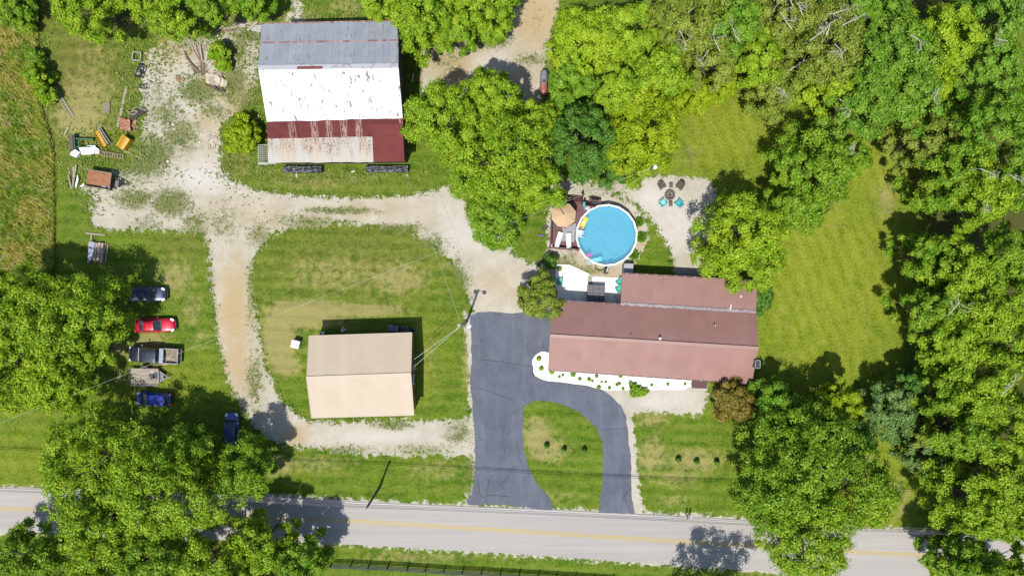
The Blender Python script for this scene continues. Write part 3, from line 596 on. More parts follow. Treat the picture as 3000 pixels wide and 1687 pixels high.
b = MB(); q = U(2171, 868, 2.65); MB().box((q.x, q.y, 2.67), (.14, .24, .03), rz=.1).build('roof_patch', M_patch, house, True); q0, q1 = U(2139, 906, 2.9), U(2142, 892, 2.8); b.bar(q0, q1, .12, .1); q0, q1 = U(2134, 901, 2.95), U(2144, 903, 2.95); b.bar(q0, q1, .05, .05); b.build('roof_patch', M_patch, house, True)
M_hwall = worn('cream_house_siding', T(214, 206, 190), .7, .08, 2)
li, ri = inset([lp(hS0, hR0, .11), hR0, lp(hN0, hR0, .1)], [lp(hS1, hR1, .11), hR1, lp(hN1, hR1, .1)], .012, .16); shell('wall', li, ri, M_hwall, house)
l2, r2 = inset([lp(xN0, xJ0, .08), lp(xJ0, xN0, -.1)], [lp(xN1, xJ1, .08), lp(xJ1, xN1, -.1)], .02, .14); shell('wall', l2, r2, M_hwall, house)
M_gut = worn('gutter_metal', T(200, 190, 186), .4, .2, 2); b = MB()
b.bar(hS0 + Vector((0, -.07, -.07)), hS1 + Vector((0, -.07, -.07)), .12, .1); b.bar(hN0 + Vector((0, .07, -.07)), lp(hN0, hN1, .335) + Vector((0, .07, -.07)), .12, .1); b.bar(xN0 + Vector((0, .07, -.07)), xN1 + Vector((0, .07, -.07)), .12, .1)
b.build('gutter', worn('dark_red_gutter', T(120, 84, 80), .4, .2, 2), house, True)
for i in range(22): q = lp(hS0, hS1, (i + .5) / 22); MB().box((q.x, q.y - .07, q.z), (.07, .16, .03)).build('gutter_bracket', M_gut, house, True)
for i in range(14): q = lp(xN0, xN1, (i + .5) / 14); MB().box((q.x, q.y + .07, q.z), (.3, .06, .03)).build('gutter_bracket', M_gut, house, True)
for i in range(6): q = lp(hN0, hN1, .335 * (i + .5) / 6); MB().box((q.x, q.y + .07, q.z), (.07, .14, .03)).build('gutter_bracket', M_gut, house, True)
b = MB(); q = U(1808, 899, 2.5); b.tube([q + Vector((.1, .2, .2)), q + Vector((.0, .5, 0)), (q.x + .1, q.y + 1.2, .1)], .05); b.build('downspout', worn('brown_downspout', (.06, .05, .045, 1), .5), house, True)
# west wall trim, doors and windows of the house
def wallbit(nm, t, z, w_, h_, m, side='S', prot=.04, par=house):
    if side == 'S': q = lp(li[0], ri[0], t); c_ = (q.x, q.y - prot / 2, z); d_ = (w_, prot, h_); a_ = math.atan2((ri[0] - li[0]).y, (ri[0] - li[0]).x)
    if side == 'N': q = lp(l2[0], r2[0], t); c_ = (q.x, q.y + prot / 2, z); d_ = (w_, prot, h_); a_ = math.atan2((r2[0] - l2[0]).y, (r2[0] - l2[0]).x)
    b = MB().box(c_, d_, rz=a_); return b.build(nm, m, par, True)
Mwf, Mgl = worn('white_frame_paint', (.7, .7, .7, 1), .4), worn('dark_window_glass', (.03, .04, .05, 1), .06)
for t in (.08, .22, .38, .56, .72, .93): w_ = wallbit('window', t, 1.5, 1.5, 1.1, Mwf); wallbit('pane', t, 1.5, 1.3, .9, Mgl, prot=.06, par=w_)
for t in (.3, .8): w_ = wallbit('window', t, 1.4, 1.2, 1.0, Mwf, 'N'); wallbit('pane', t, 1.4, 1.0, .8, Mgl, 'N', prot=.06, par=w_)
wallbit('door', .47, 1.05, .95, 2.1, worn('front_door_paint', (.12, .04, .03, 1), .5)); wallbit('door', .6, 1.0, .95, 2.0, worn('back_door_paint', (.5, .5, .48, 1), .5), 'N')
def pipe(px, py, z, r, h, m):
    q = U(px, py, z); return MB().lathe((q.x, q.y, z - .15), [(r * 1.6, 0), (r * 1.5, .12), (r, .16), (r, h + .15)], 12).build('vent_pipe', m, house, True)
pipe(1848.5, 980, 4.25, .05, .35, worn('rusty_vent', (.25, .08, .04, 1), .7)); pipe(2094, 953, 3.9, .05, .35, worn('pale_vent', (.6, .5, .46, 1), .6))
q = U(1931, 990, 4.3); MB().lathe((q.x, q.y, 4.2), [(.09, 0), (.09, .5), (.15, .52), (.15, .62), (.02, .7)], 14).build('vent_pipe', worn('white_vent_cap', (.75, .75, .75, 1), .4), house, True, smooth=False, label='white capped flue on the rear slope')
# chimney at the east end
t = [U(2212, 1054, 4.3), U(2226, 1055, 4.3), U(2224.5, 1078.5, 4.3), U(2210.5, 1077, 4.3)]
b = MB().prism([(q.x, q.y) for q in t], 0, 4.3); ch = b.build('chimney', worn('dark_grey_brick', (.07, .07, .075, 1), .8, .4, 6), house, True, bevel=.02)
cx, cy = sum(q.x for q in t) / 4, sum(q.y for q in t) / 4
b = MB()
for s, d in (((.36, 0), (.1, .96)), ((-.30, 0), (.1, .96)), ((.03, .44), (.6, .1)), ((.03, -.44), (.6, .1))): b.box((cx + s[0] * .8, cy + s[1], 4.37), (d[0], d[1], .14))
b.build('chimney_cap', worn('pale_grey_cap', T(150, 152, 160), .6), ch, True)
b = MB().box((cx, cy, 4.33), (.42, .7, .06)); b.build('flue', worn('black_flue', (.012, .012, .014, 1), .6), ch, True)
# ---------------------------------------------------------------- trees
def leafmat(name, c1, c2, c3, tr=.25):
    """leaves: each leaf its own shade between three colours"""
    n = NT(name); g = n.N('NewGeometry'); rp = g.outputs['Random Per Island']
    c = n.mix(n.ramp(rp, .0, .6), c1, c2); c = n.mix(n.ramp(rp, .7, 1.0), c, c3)
    c = n.mix(n.ramp(n.noise(n.coord(), .5, 3), .42, .62, 0, .4), c, c3)
    n.out(c, .55, 0, .25)
    if tr:
        t = n.N('BsdfTranslucent'); n.L(n.mix(.35, c, (.25, .32, .02, 1)), t.inputs[0]); m = n.N('MixShader'); m.inputs[0].default_value = tr
        n.L(n.b.outputs[0], m.inputs[1]); n.L(t.outputs[0], m.inputs[2]); n.L(m.outputs[0], n.n['Material Output'].inputs[0])
    return n.m
LE = 1.22
LM = {
 'lime': leafmat('lime_leaves', T(144, 178, 28, LE), T(100, 146, 20, LE), T(184, 204, 54, LE)),
 'green': leafmat('green_leaves', T(126, 166, 30, LE), T(84, 132, 22, LE), T(168, 194, 56, LE)),
 'mid': leafmat('mid_green_leaves', T(118, 164, 38, LE), T(84, 136, 28, LE), T(158, 188, 58, LE)),
 'yellow': leafmat('yellow_green_leaves', T(158, 182, 20, LE), T(116, 152, 16, LE), T(186, 198, 36, LE)),
 'dark': leafmat('dark_green_leaves', T(88, 136, 42, LE), T(64, 112, 34, LE), T(122, 158, 60, LE)),
 'blue': leafmat('blue_green_leaves', T(120, 164, 44, LE), T(88, 138, 34, LE), T(156, 186, 62, LE)),
 'olive': leafmat('olive_leaves', T(138, 158, 48, LE), T(104, 130, 32, LE), T(174, 182, 82, LE)),
 'gold': leafmat('gold_green_leaves', T(156, 188, 28, LE), T(116, 156, 20, LE), T(190, 208, 54, LE)),
 'rust': leafmat('rust_leaves', T(148, 122, 52, LE), T(112, 120, 38, LE), T(172, 142, 70, LE)),
 'pale': leafmat('pale_green_leaves', T(116, 152, 76, LE), T(90, 128, 58, LE), T(150, 176, 100, LE)),
}
M_bark = worn('bark', (.10, .075, .055, 1), .9, .4, 4, stretch=(1, 1, .3)); M_pale = worn('pale_dead_bark', (.42, .37, .32, 1), .85, .3, 4)
def leaves_mesh(name, pts, nrm, size, r, aspect=.62):
    """one rhombic leaf clump per point"""
    n = len(pts); nrm = nrm / np.linalg.norm(nrm, axis=1)[:, None]
    t = r.normal(size=(n, 3)); a = np.cross(nrm, t); a /= np.linalg.norm(a, axis=1)[:, None] + 1e-9; b = np.cross(nrm, a)
    s = (size * r.uniform(.6, 1.3, n))[:, None]; k = s * aspect
    bend = nrm * s * .22
    V = np.stack([pts - a * s, pts - b * k + a * s * .1 + bend, pts + a * s, pts + b * k + a * s * .1 + bend], 1).reshape(-1, 3).astype(np.float32)
    me = bpy.data.meshes.new(name); me.vertices.add(4 * n); me.loops.add(4 * n); me.polygons.add(n)
    me.vertices.foreach_set('co', V.ravel()); me.loops.foreach_set('vertex_index', np.arange(4 * n, dtype=np.int32)); me.polygons.foreach_set('loop_start', np.arange(n, dtype=np.int32) * 4)
    me.update(calc_edges=True); return me
def crown_points(Rr, top, bot, seed, nl, sprays=11, per=15, lobe=.24, irr=.22, flat=.62, open_=0.0):
    """leaf positions: lobes on a domed crown, sprays on each lobe, leaves in each spray"""
    r = np.random.default_rng(seed); ph = r.uniform(0, 6.28, 4); C = []; tries = 0; cz = bot + (top - bot) * .30
    def rad(th): return Rr * (1 + irr * (.5 * np.sin(2 * th + ph[0]) + .35 * np.sin(3 * th + ph[1]) + .3 * np.sin(5 * th + ph[2])))
    mind = Rr * lobe * 1.2
    while len(C) < nl and tries < nl * 60:
        tries += 1; th = r.uniform(0, 6.283); q = math.sqrt(r.uniform(0, 1)); rr = rad(th) * (1 - lobe * .75)
        x, y = q * rr * math.cos(th), q * rr * math.sin(th)
        layer = r.uniform(); zt = cz + (top - cz) * math.sqrt(max(0, 1 - q ** 2.4))
        z = zt - Rr * lobe * .5 if layer < .7 else r.uniform(bot + Rr * lobe * .5, zt)
        z += r.uniform(-.22, .14) * (top - bot) * .6
        c = np.array([x, y, z])
        if all(np.sum((c - o[:3]) ** 2 * np.array([1, 1, .7])) > mind ** 2 * r.uniform(.5, 1.2) for o in C[-400:]): C.append(np.append(c, Rr * lobe * r.uniform(.6, 1.2)))
    C = np.array(C); P_, Nn = [], []
    n_s = len(C) * sprays
    cs = np.repeat(C, sprays, 0); d = r.normal(size=(n_s, 3)); d[:, 2] = np.abs(d[:, 2]) * .9 - .15
    outw = cs[:, :3] * np.array([1, 1, 0]); outw /= np.linalg.norm(outw, axis=1)[:, None] + 1e-6; d += outw * .45; d /= np.linalg.norm(d, axis=1)[:, None]
    sp = cs[:, :3] + d * cs[:, 3:4] * r.uniform(.72, 1.08, (n_s, 1)) * np.array([1, 1, flat])
    if open_: keep = r.uniform(size=n_s) > open_; sp, d = sp[keep], d[keep]
    k = len(sp) * per; s2 = np.repeat(sp, per, 0); d2 = np.repeat(d, per, 0)
    sr = .30 * min(1.25, Rr / 6 + .35)
    off = r.normal(size=(k, 3)) * sr * np.array([.62, .62, .34])
    pts = s2 + off; nr = d2 * .75 + off / sr * .55 + np.array([0, 0, .42]) + r.normal(size=(k, 3)) * .48
    return pts, nr, C
def tree(name, kind, px, py, Rm, top, label, seed, bot=None, nl=None, lobe=.17, size=.125, trunk=True, dead=0, cat='tree', group=None, fac=1.0, open_=0.1, irr=.30, per=28, sprays=15, squash=1.0):
    """crown centre seen at photo pixel (px,py); Rm radius, top height in metres"""
    bot = top * .22 if bot is None else bot; hc = bot + (top - bot) * .62
    g = U(px, py, hc); base = (g.x, g.y, 0); o = thing(name, label, cat, base, 0, group)
    nl = nl or int(30 + 3.8 * Rm * Rm ** .45)
    pts, nr, C = crown_points(Rm, top, bot, seed, nl, sprays, per, lobe, open_=open_, irr=irr)
    r = np.random.default_rng(seed + 5)
    me = leaves_mesh('crown', pts, nr, size * fac, r); me.materials.append(LM[kind]); c = bpy.data.objects.new('crown', me); col.objects.link(c); c.parent = o
    if squash != 1.0: c.scale = (1, squash, 1)
    if trunk:
        b = MB(); tr_ = .04 * Rm + .04; fork = bot + (top - bot) * .15
        b.tube([(0, 0, -.1), (.1 * tr_, 0, fork * .5), (0, .1 * tr_, fork), (.2, .1, bot + (top - bot) * .55)], [tr_ * 1.25, tr_, tr_ * .85, tr_ * .35], 8)
        rr = random.Random(seed); idx = rr.sample(range(len(C)), min(len(C), 16 if Rm > 2 else 6))
        for i in idx:
            e = Vector(C[i][:3]); e.y *= squash; s0 = Vector((0, 0, fork * rr.uniform(.8, 1.3))); m_ = s0.lerp(e, .5) + Vector((rr.uniform(-.3, .3), rr.uniform(-.3, .3), .1 * Rm))
            b.tube([s0, m_, e], [tr_ * .5, tr_ * .28, tr_ * .08], 5)
        b.build('trunk', M_bark, o)
    if dead:
        rr = random.Random(seed + 9)
        for _ in range(dead):
            b = MB(); th = rr.uniform(0, 6.28); q = rr.uniform(.1, .7) * Rm; x, y = q * math.cos(th), q * math.sin(th); s0 = Vector((x * .7, y * .7, top * .6)); e = Vector((x, y, top + rr.uniform(-.2, .8)))
            def br(a, e, w_, k):
                m_ = a.lerp(e, .5) + Vector((rr.uniform(-.4, .4), rr.uniform(-.4, .4), rr.uniform(-.1, .3))); b.tube([a, m_, e], [w_, w_ * .7, w_ * .3], 5)
                if k:
                    for _ in range(3): d = Vector((rr.uniform(-1, 1), rr.uniform(-1, 1), rr.uniform(-.1, .5))).normalized() * (e - a).length * rr.uniform(.35, .7); s_ = a.lerp(e, rr.uniform(.45, .95)); br(s_, s_ + d, w_ * .5, k - 1)
            d = Vector((rr.uniform(-1, 1), rr.uniform(-1, 1), .15)).normalized() * rr.uniform(1.2, 2.4)
            br(s0, e, .08, 0); br(e, e + d, .055, 2); b.build('dead_branch', M_pale, o)
    return o
SS = 100
def TR(kind, ox, oy, orad, top, label, grp=None, **k):
    """tree from overview-picture pixels: crown centre and radius"""
    global SS; SS += 11; bot = k.pop('bot', top * .22); hc = bot + (top - bot) * .62; nm = k.pop('name', 'tree')
    Rm = orad * 1.1646 / 24.5 * (1 - hc / HC)
    return tree(nm, kind, ox * 1.1646, oy * 1.16425, Rm, top, label, k.pop('seed', SS), bot=bot, group=grp, **k)
# west side
TR('lime', 150, 800, 133, 11, 'huge bright green tree on the west edge, beside the parked cars')
TR('lime', 30, 770, 95, 11, 'bright green tree cut by the left edge, just below the tall grass')
TR('gold', 130, 950, 95, 9.5, 'paler yellow-olive tree just south of the huge western tree')
TR('gold', 20, 930, 90, 9, 'yellow-olive tree cut by the left edge, above the front lawn corner')
TR('lime', 215, 890, 52, 7, 'small bright tree tucked under the south side of the huge western tree')
# bottom left, over the road
TR('lime', 225, 1190, 146, 10.8, 'broad bright tree overhanging the road in the lower left of the yard')
TR('lime', 400, 1230, 150, 12.5, 'sunlit lime green tree over the road, middle of the south-west trio')
TR('green', 455, 1155, 92, 9, 'dark topped green tree just below the small blue hatchback')
TR('green', 612, 1178, 78, 8.5, 'spreading green tree above the road at the south end of the gravel lane')
TR('lime', 250, 1320, 100, 12, 'bright green tree whose crown hangs below the road at lower left')
TR('green', 70, 1420, 90, 9, 'green tree in the bottom left corner south of the road', 'trees south of the road')
TR('lime', 230, 1450, 75, 10, 'lime tree at the bottom edge beside the corner tree', 'trees south of the road')
TR('green', 380, 1420, 95, 10, 'green tree at the bottom edge below the lime road tree', 'trees south of the road')
TR('lime', 540, 1420, 90, 10, 'lime green tree at the bottom edge, second from the fence end', 'trees south of the road')
TR('lime', 650, 1375, 80, 9, 'lime green tree poking up over the south verge of the road', 'trees south of the road')
TR('green', 755, 1420, 72, 8.5, 'green tree beside the west end of the black board fence', 'trees south of the road')
# north-west
TR('lime', 215, 5, 84, 9, 'yellow-green tree at the top edge above the brown lawn', 'trees along the top edge north-west')
TR('lime', 330, -8, 58, 8, 'lime tree at the top edge between its two larger neighbours', 'trees along the top edge north-west')
TR('lime', 430, 14, 72, 8.5, 'bright green tree above the timber pile', 'trees along the top edge north-west')
TR('green', 520, 2, 52, 8, 'darker green tree at the top edge west of the barn', 'trees along the top edge north-west')
TR('green', 620, -8, 55, 6, 'low green tree at the top edge near the barn\'s north-west corner', 'trees along the top edge north-west')
TR('green', 30, 10, 55, 4, 'green bush in the top left corner of the tall grass', name='bush', cat='bush', bot=.3)
# top middle
TR('lime', 1065, 35, 92, 10.5, 'bright green tree at the barn\'s north-east corner', 'trees above the dirt track')
TR('lime', 1215, 5, 88, 10.5, 'bright green tree at the top edge left of the dirt track', 'trees above the dirt track')
TR('lime', 965, -5, 60, 8, 'lime tree at the top edge right behind the barn', 'trees above the dirt track')
TR('green', 1140, 75, 52, 8, 'lower green tree between two bright ones above the dirt track', 'trees above the dirt track')
# centre
TR('lime', 1130, 300, 108, 11.5, 'big bright green tree touching the barn\'s east side')
TR('lime', 1245, 250, 78, 10.5, 'bright green tree near the rusty tank, top of the central clump')
TR('lime', 1265, 400, 140, 12.5, 'largest bright green tree at the centre, between barn and pool')
TR('green', 1250, 540, 82, 10, 'green tree hanging over the gravel drive west of the pool deck')
TR('lime', 1350, 470, 68, 10, 'bright green tree shading the north-west corner of the pool deck')
TR('lime', 1345, 310, 62, 9, 'bright green tree beside the black shed gap in the central clump')
TR('dark', 1465, 355, 98, 9.5, 'dark green tree just north of the pool deck')
TR('yellow', 1625, 330, 112, 11, 'vivid yellow-green tree beside the upper lawn')
TR('lime', 1560, 235, 70, 10.5, 'bright green tree just right of the rusty tank')
TR('lime', 1650, 200, 95, 11.5, 'bright green tree with a dark hollow north of the vivid yellow one')
TR('gold', 1475, 100, 100, 11.5, 'large golden green tree right of the dirt track')
TR('lime', 1570, 90, 88, 11, 'bright green tree behind the golden tree of the track')
TR('mid', 1440, 205, 62, 9, 'mid green tree edging the dirt track above the tank')
TR('yellow', 1745, 235, 52, 5, 'low bright yellow shrub at the top of the upper lawn', name='bush', cat='bush', bot=.4)
TR('yellow', 1820, 215, 38, 4, 'small yellow shrub on the upper lawn\'s north rim', name='bush', cat='bush', bot=.3)
TR('dark', 1545, 410, 52, 7, 'dark green tree wedged under the vivid yellow tree')
# north wood
W = 'trees of the north wood'
TR('olive', 1720, 60, 108, 10.5, 'olive tree with bare pale limbs at the top edge, westernmost of the wood', W, dead=5, open_=.15)
TR('mid', 1850, 75, 82, 11, 'feathery mid green tree at the top edge of the wood', W)
TR('olive', 1790, 150, 72, 10, 'olive tree with dead limbs above the upper lawn', W, dead=3, open_=.15)
TR('lime', 1905, 150, 70, 10.5, 'light green feathery tree in the middle of the north wood', W)
TR('olive', 1975, 55, 88, 11, 'olive tree with white limbs at the top edge', W, dead=4, open_=.12)
TR('olive', 2070, 120, 112, 12, 'large olive tree with spiky dead branches', W, dead=5, open_=.1)
TR('olive', 1950, 210, 78, 8.5, 'dull olive tree on the north rim of the upper lawn', W, dead=2)
TR('gold', 2090, 225, 70, 9, 'gold-green tree at the wood\'s southern rim', W, dead=1)
TR('mid', 2130, 30, 72, 10, 'mid green tree at the top edge east of the white-limbed olive', W)
TR('blue', 2260, 140, 110, 12, 'big blue-green tree in the north wood', W, dead=1)
TR('blue', 2170, 255, 100, 10.5, 'blue-green tree overhanging the upper lawn\'s east end', W)
TR('blue', 2290, 250, 85, 10.5, 'blue-green tree beside the feathery conifer', W, dead=1)
TR('gold', 2370, 90, 88, 12, 'yellow-green tree at the top, east of the big blue-green one', W)
TR('gold', 2350, 200, 55, 9, 'gold-green tree squeezed between blue-green crowns', W)
TR('blue', 2470, 60, 95, 12, 'blue-green tree at the top edge near the right corner', W)
TR('blue', 2480, 170, 80, 11, 'blue-green tree in the upper right corner group', W, dead=2)
TR('pale', 2560, 20, 60, 9, 'pale green tree at the very top right corner', W)
TR('mid', 2230, 20, 50, 9, 'mid green tree at the top edge with a dark gap beside it', W)
TR('lime', 2570, 250, 62, 8, 'light green tree cut by the right edge above the dark gap', W)
# feathery conifer and right hand wood
E_ = 'trees of the east wood'
TR('olive', 2325, 345, 78, 9.5, 'feathery dark olive conifer at the north end of the east wood', E_, open_=.25, lobe=.14, name='conifer')
TR('mid', 2500, 330, 100, 12, 'mid green tree below the dark gap on the right', E_)
TR('green', 2400, 430, 95, 11, 'green tree on the lawn\'s north-east rim', E_, dead=1)
TR('lime', 2460, 480, 88, 11.5, 'light green tree with bare twigs in the east wood', E_, dead=2)
TR('green', 2555, 470, 70, 11, 'green tree cut by the right edge, above the long dark gap', E_)
TR('green', 2335, 650, 62, 9.5, 'green tree bulging onto the lawn just below the long dark gap', E_)
TR('lime', 2400, 690, 95, 11.5, 'light green tree in the middle of the east wood', E_)
TR('green', 2520, 640, 80, 12, 'green tree at the right edge below the dark gap', E_)
TR('lime', 2490, 770, 105, 12.5, 'large sunlit tree at the right, level with the house', E_)
TR('green', 2350, 780, 70, 10, 'green tree with dead twigs on the lawn\'s east rim', E_, dead=2)
TR('lime', 2400, 850, 80, 11, 'bright tree on the east rim level with the chimney', E_)
TR('lime', 2550, 880, 88, 12, 'bright tree cut by the right edge level with the chimney', E_)
TR('lime', 2450, 960, 100, 12, 'broad bright tree south-east of the chimney', E_, dead=1)
TR('green', 2350, 990, 58, 9, 'green tree at the pointed end of the east lawn', E_)
TR('lime', 2540, 1040, 88, 12, 'bright tree at the right edge near the south-east', E_)
TR('green', 2420, 1090, 78, 11, 'green tree above the grey-green bush', E_)
TR('lime', 2500, 1170, 100, 12, 'bright tree at the right edge, second from the road', E_)
TR('lime', 2440, 1255, 95, 11, 'bright tree standing at the roadside on the right', E_)
TR('lime', 2555, 1290, 78, 11, 'bright tree in the right margin leaning over the road', E_)
TR('pale', 2245, 1035, 72, 6.5, 'isolated grey-green tree between the lawn and the east wood')
TR('pale', 2345, 1150, 62, 5.5, 'dull grey-green bush under the east wood', name='bush', cat='bush', bot=.3)
TR('olive', 2320, 1080, 45, 5, 'small olive shrub beside the dull grey-green bush', name='bush', cat='bush', bot=.3)
TR('dark', 2290, 960, 35, 6, 'slim dark tree at the lawn\'s pointed end')
TR('green', 2440, 1425, 78, 11.5, 'green tree at the bottom edge south of the road, lower right', open_=0, nl=110)
TR('lime', 2560, 1440, 60, 10, 'light green tree in the bottom right corner')
# south-east of the house
TR('green', 2065, 1190, 178, 13, 'great green tree between the house and the road')
TR('lime', 2040, 1350, 118, 12.5, 'bright green tree overhanging the road at lower right')
TR('green', 1960, 1250, 95, 11, 'green tree forming the west side of the roadside clump')
TR('lime', 2180, 1240, 80, 10.5, 'light green tree on the east side of the roadside clump')
TR('green', 2000, 1100, 85, 9, 'shaded green tree under the great tree\'s north side')
TR('yellow', 2120, 1010, 48, 8, 'small yellow-green tree north of the great roadside tree')
TR('mid', 1955, 1010, 62, 6.5, 'light mid green tree beside the rust coloured one')
TR('rust', 1846, 1010, 60, 5.0, 'rust and orange leaved small tree at the house\'s south-east corner', bot=.8)
TR('dark', 2140, 1100, 60, 7, 'dark green tree behind the great tree, east side')
TR('green', 1812, 1592, 120, 12, 'green tree south of the road, shading it right of the drive', irr=.5, open_=.35)
TR('green', 560, 1560, 90, 12, 'tree outside the bottom edge shading the road at lower left', irr=.5, open_=.35)
# house and upper lawn
TR('gold', 1866, 590, 112, 10.5, 'yellow-green maple leaning over the house\'s north-east corner')
TR('lime', 1905, 660, 70, 8.5, 'lower bright limb-heavy tree at the extension\'s north-east corner')
TR('green', 2050, 420, 105, 10.5, 'bright green tree on the upper lawn north-east of the fire pit')
TR('green', 2010, 520, 68, 8.5, 'green tree between the maple and the upper lawn tree')
TR('green', 2130, 400, 62, 8, 'green tree with sparse outer twigs on the upper lawn', open_=.3, dead=1)
TR('olive', 1360, 748, 60, 5.2, 'small round tree at the west end of the patio', bot=1.0)
# bushes
TR('yellow', 608, 338, 46, 2.8, 'round yellow-green bush west of the barn', name='bush', cat='bush', bot=.2, size=.15, trunk=False)
TR('lime', 550, 128, 24, 2.2, 'leafy bush growing beside the timber pile', name='bush', cat='bush', bot=.2, size=.15, trunk=False)
TR('lime', 560, 155, 20, 1.6, 'small leafy bush right of the timber pile', name='bush', cat='bush', bot=.1, size=.15, trunk=False)
TR('lime', 95, 190, 30, 2.8, 'bright bush standing in the edge of the tall grass', name='bush', cat='bush', bot=.2, size=.15, trunk=False)
TR('lime', 110, 235, 22, 2.2, 'smaller bright bush at the head of the silver ladder', name='bush', cat='bush', bot=.2, size=.15, trunk=False)
TR('mid', 88, 140, 18, 1.8, 'low bush north of the bright bush in the tall grass', name='bush', cat='bush', bot=.1, size=.14, trunk=False)
TR('dark', 1915, 750, 26, 2.0, 'dense dark shrub against the extension\'s east wall', name='bush', cat='bush', bot=.1, size=.12, trunk=False, squash=1.7)
TR('dark', 1387, 655, 15, 1.6, 'dark shrub at the patio\'s north-west corner', name='bush', cat='bush', bot=.1, size=.12, trunk=False)
# ---------------------------------------------------------------- vehicles (local +X is the front)
def paint(name, c, rough=.28, metal=.35):
    n = NT(name); p = n.coord(); d = n.noise(p, 6, 5, .7)
    n.out(n.mix(n.ramp(d, .5, .75, 0, .05), c, (.25, .24, .2, 1)), n.ramp(d, .4, .7, rough, rough + .18), metal)
    n.b.inputs['Coat Weight'].default_value = .35; n.b.inputs['Coat Roughness'].default_value = .08; return n.m
M_glass = worn('car_glass', (.02, .03, .04, 1), .06, .1, 2); M_tyre = worn('tyre_rubber', (.018, .018, .018, 1), .85, .3, 8); M_rim = worn('wheel_rim', (.35, .35, .36, 1), .3, .2, 8, metal=.8)
M_lampc = worn('clear_lamp', (.75, .77, .8, 1), .15, .1, 8); M_lampr = worn('red_lamp', (.45, .02, .02, 1), .2, .2, 8); M_blk = worn('black_plastic', (.014, .014, .016, 1), .5, .3, 8); M_chrome = worn('chrome_trim', (.6, .6, .62, 1), .2, .2, 8, metal=.9)
def loft(st, zlow=.3):
    """car body from stations (x, half width, top z, crown): a closed skin"""
    m = MB(); k = []
    for x, w, z, cr in st:
        zl = min(zlow, z - .12)
        ring = [(-w * .86, zl), (-w * .99, zl + (z - zl) * .3), (-w, zl + (z - zl) * .62), (-w * .95, z - .06), (-w * .84, z), (-w * .45, z + cr * .8), (0, z + cr), (w * .45, z + cr * .8), (w * .84, z), (w * .95, z - .06), (w, zl + (z - zl) * .62), (w * .99, zl + (z - zl) * .3), (w * .86, zl)]
        k += [(x, y, zz) for y, zz in ring]
    n = 13; fs = []
    for i in range(len(st) - 1):
        for j in range(n): a, b = i * n + j, i * n + (j + 1) % n; fs.append((a, b, b + n, a + n))
    fs += [tuple(range(n))[::-1], tuple(range(len(k) - n, len(k)))]; return m.add(k, fs)
def wheels(t, xs_, yw, r=.33, wd=.22):
    for x in xs_:
        for s in (-1, 1):
            w_ = MB().lathe((x, s * yw, r), [(r * .6, -wd / 2), (r * .92, -wd / 2), (r, -wd * .3), (r, wd * .3), (r * .92, wd / 2), (r * .6, wd / 2)], 20, 'y').build('wheel', M_tyre, t, smooth=False)
            MB().lathe((x, s * (yw + .01), r), [(r * .15, -wd / 2 - .01), (r * .6, -wd / 2 + .02), (r * .6, wd / 2 - .02), (r * .15, wd / 2 + .01)], 14, 'y').build('rim', M_rim, w_)
def cabin(t, bx0, bx1, rx0, rx1, wb, wt, zb, zr, pm, roofcurve=.03, pillars=True):
    """greenhouse: bottom from bx0 (rear) to bx1 (front), roof from rx0 to rx1"""
    B = [(bx0, -wb, zb), (bx1, -wb * .96, zb), (bx1, wb * .96, zb), (bx0, wb, zb)]; Tt = [(rx0, -wt, zr - .04), (rx1, -wt, zr - .04), (rx1, wt, zr - .04), (rx0, wt, zr - .04)]
    mid = ((bx1 + .07, 0, zb), (rx1 + .05, 0, zr - .04))
    MB().add([B[1], mid[0], B[2], Tt[2], mid[1], Tt[1]], [(0, 1, 4, 5), (1, 2, 3, 4)]).build('windshield', M_glass, t)
    MB().add([B[3], (bx0 - .05, 0, zb), B[0], Tt[0], (rx0 - .04, 0, zr - .04), Tt[3]], [(0, 1, 4, 5), (1, 2, 3, 4)]).build('rear_window', M_glass, t)
    for a, b in ((0, 1), (2, 3)): MB().add([B[a], B[b], Tt[b], Tt[a]], [(0, 1, 2, 3)]).build('side_window', M_glass, t)
    MB().grid(lambda u, v: (rx0 - .05 + (rx1 - rx0 + .12) * u + .03 * (1 - (2 * v - 1) ** 2) * (2 * u - 1), (2 * v - 1) * (wt + .03), zr - .05 + roofcurve * 2 * (1 - (2 * v - 1) ** 4) + .03 * (1 - (2 * u - 1) ** 4)), 8, 8).build('roof', pm, t, smooth=True)
    if pillars:
        for i in range(4): MB().bar(B[i], Tt[i], .09, .05).build('pillar', pm, t)
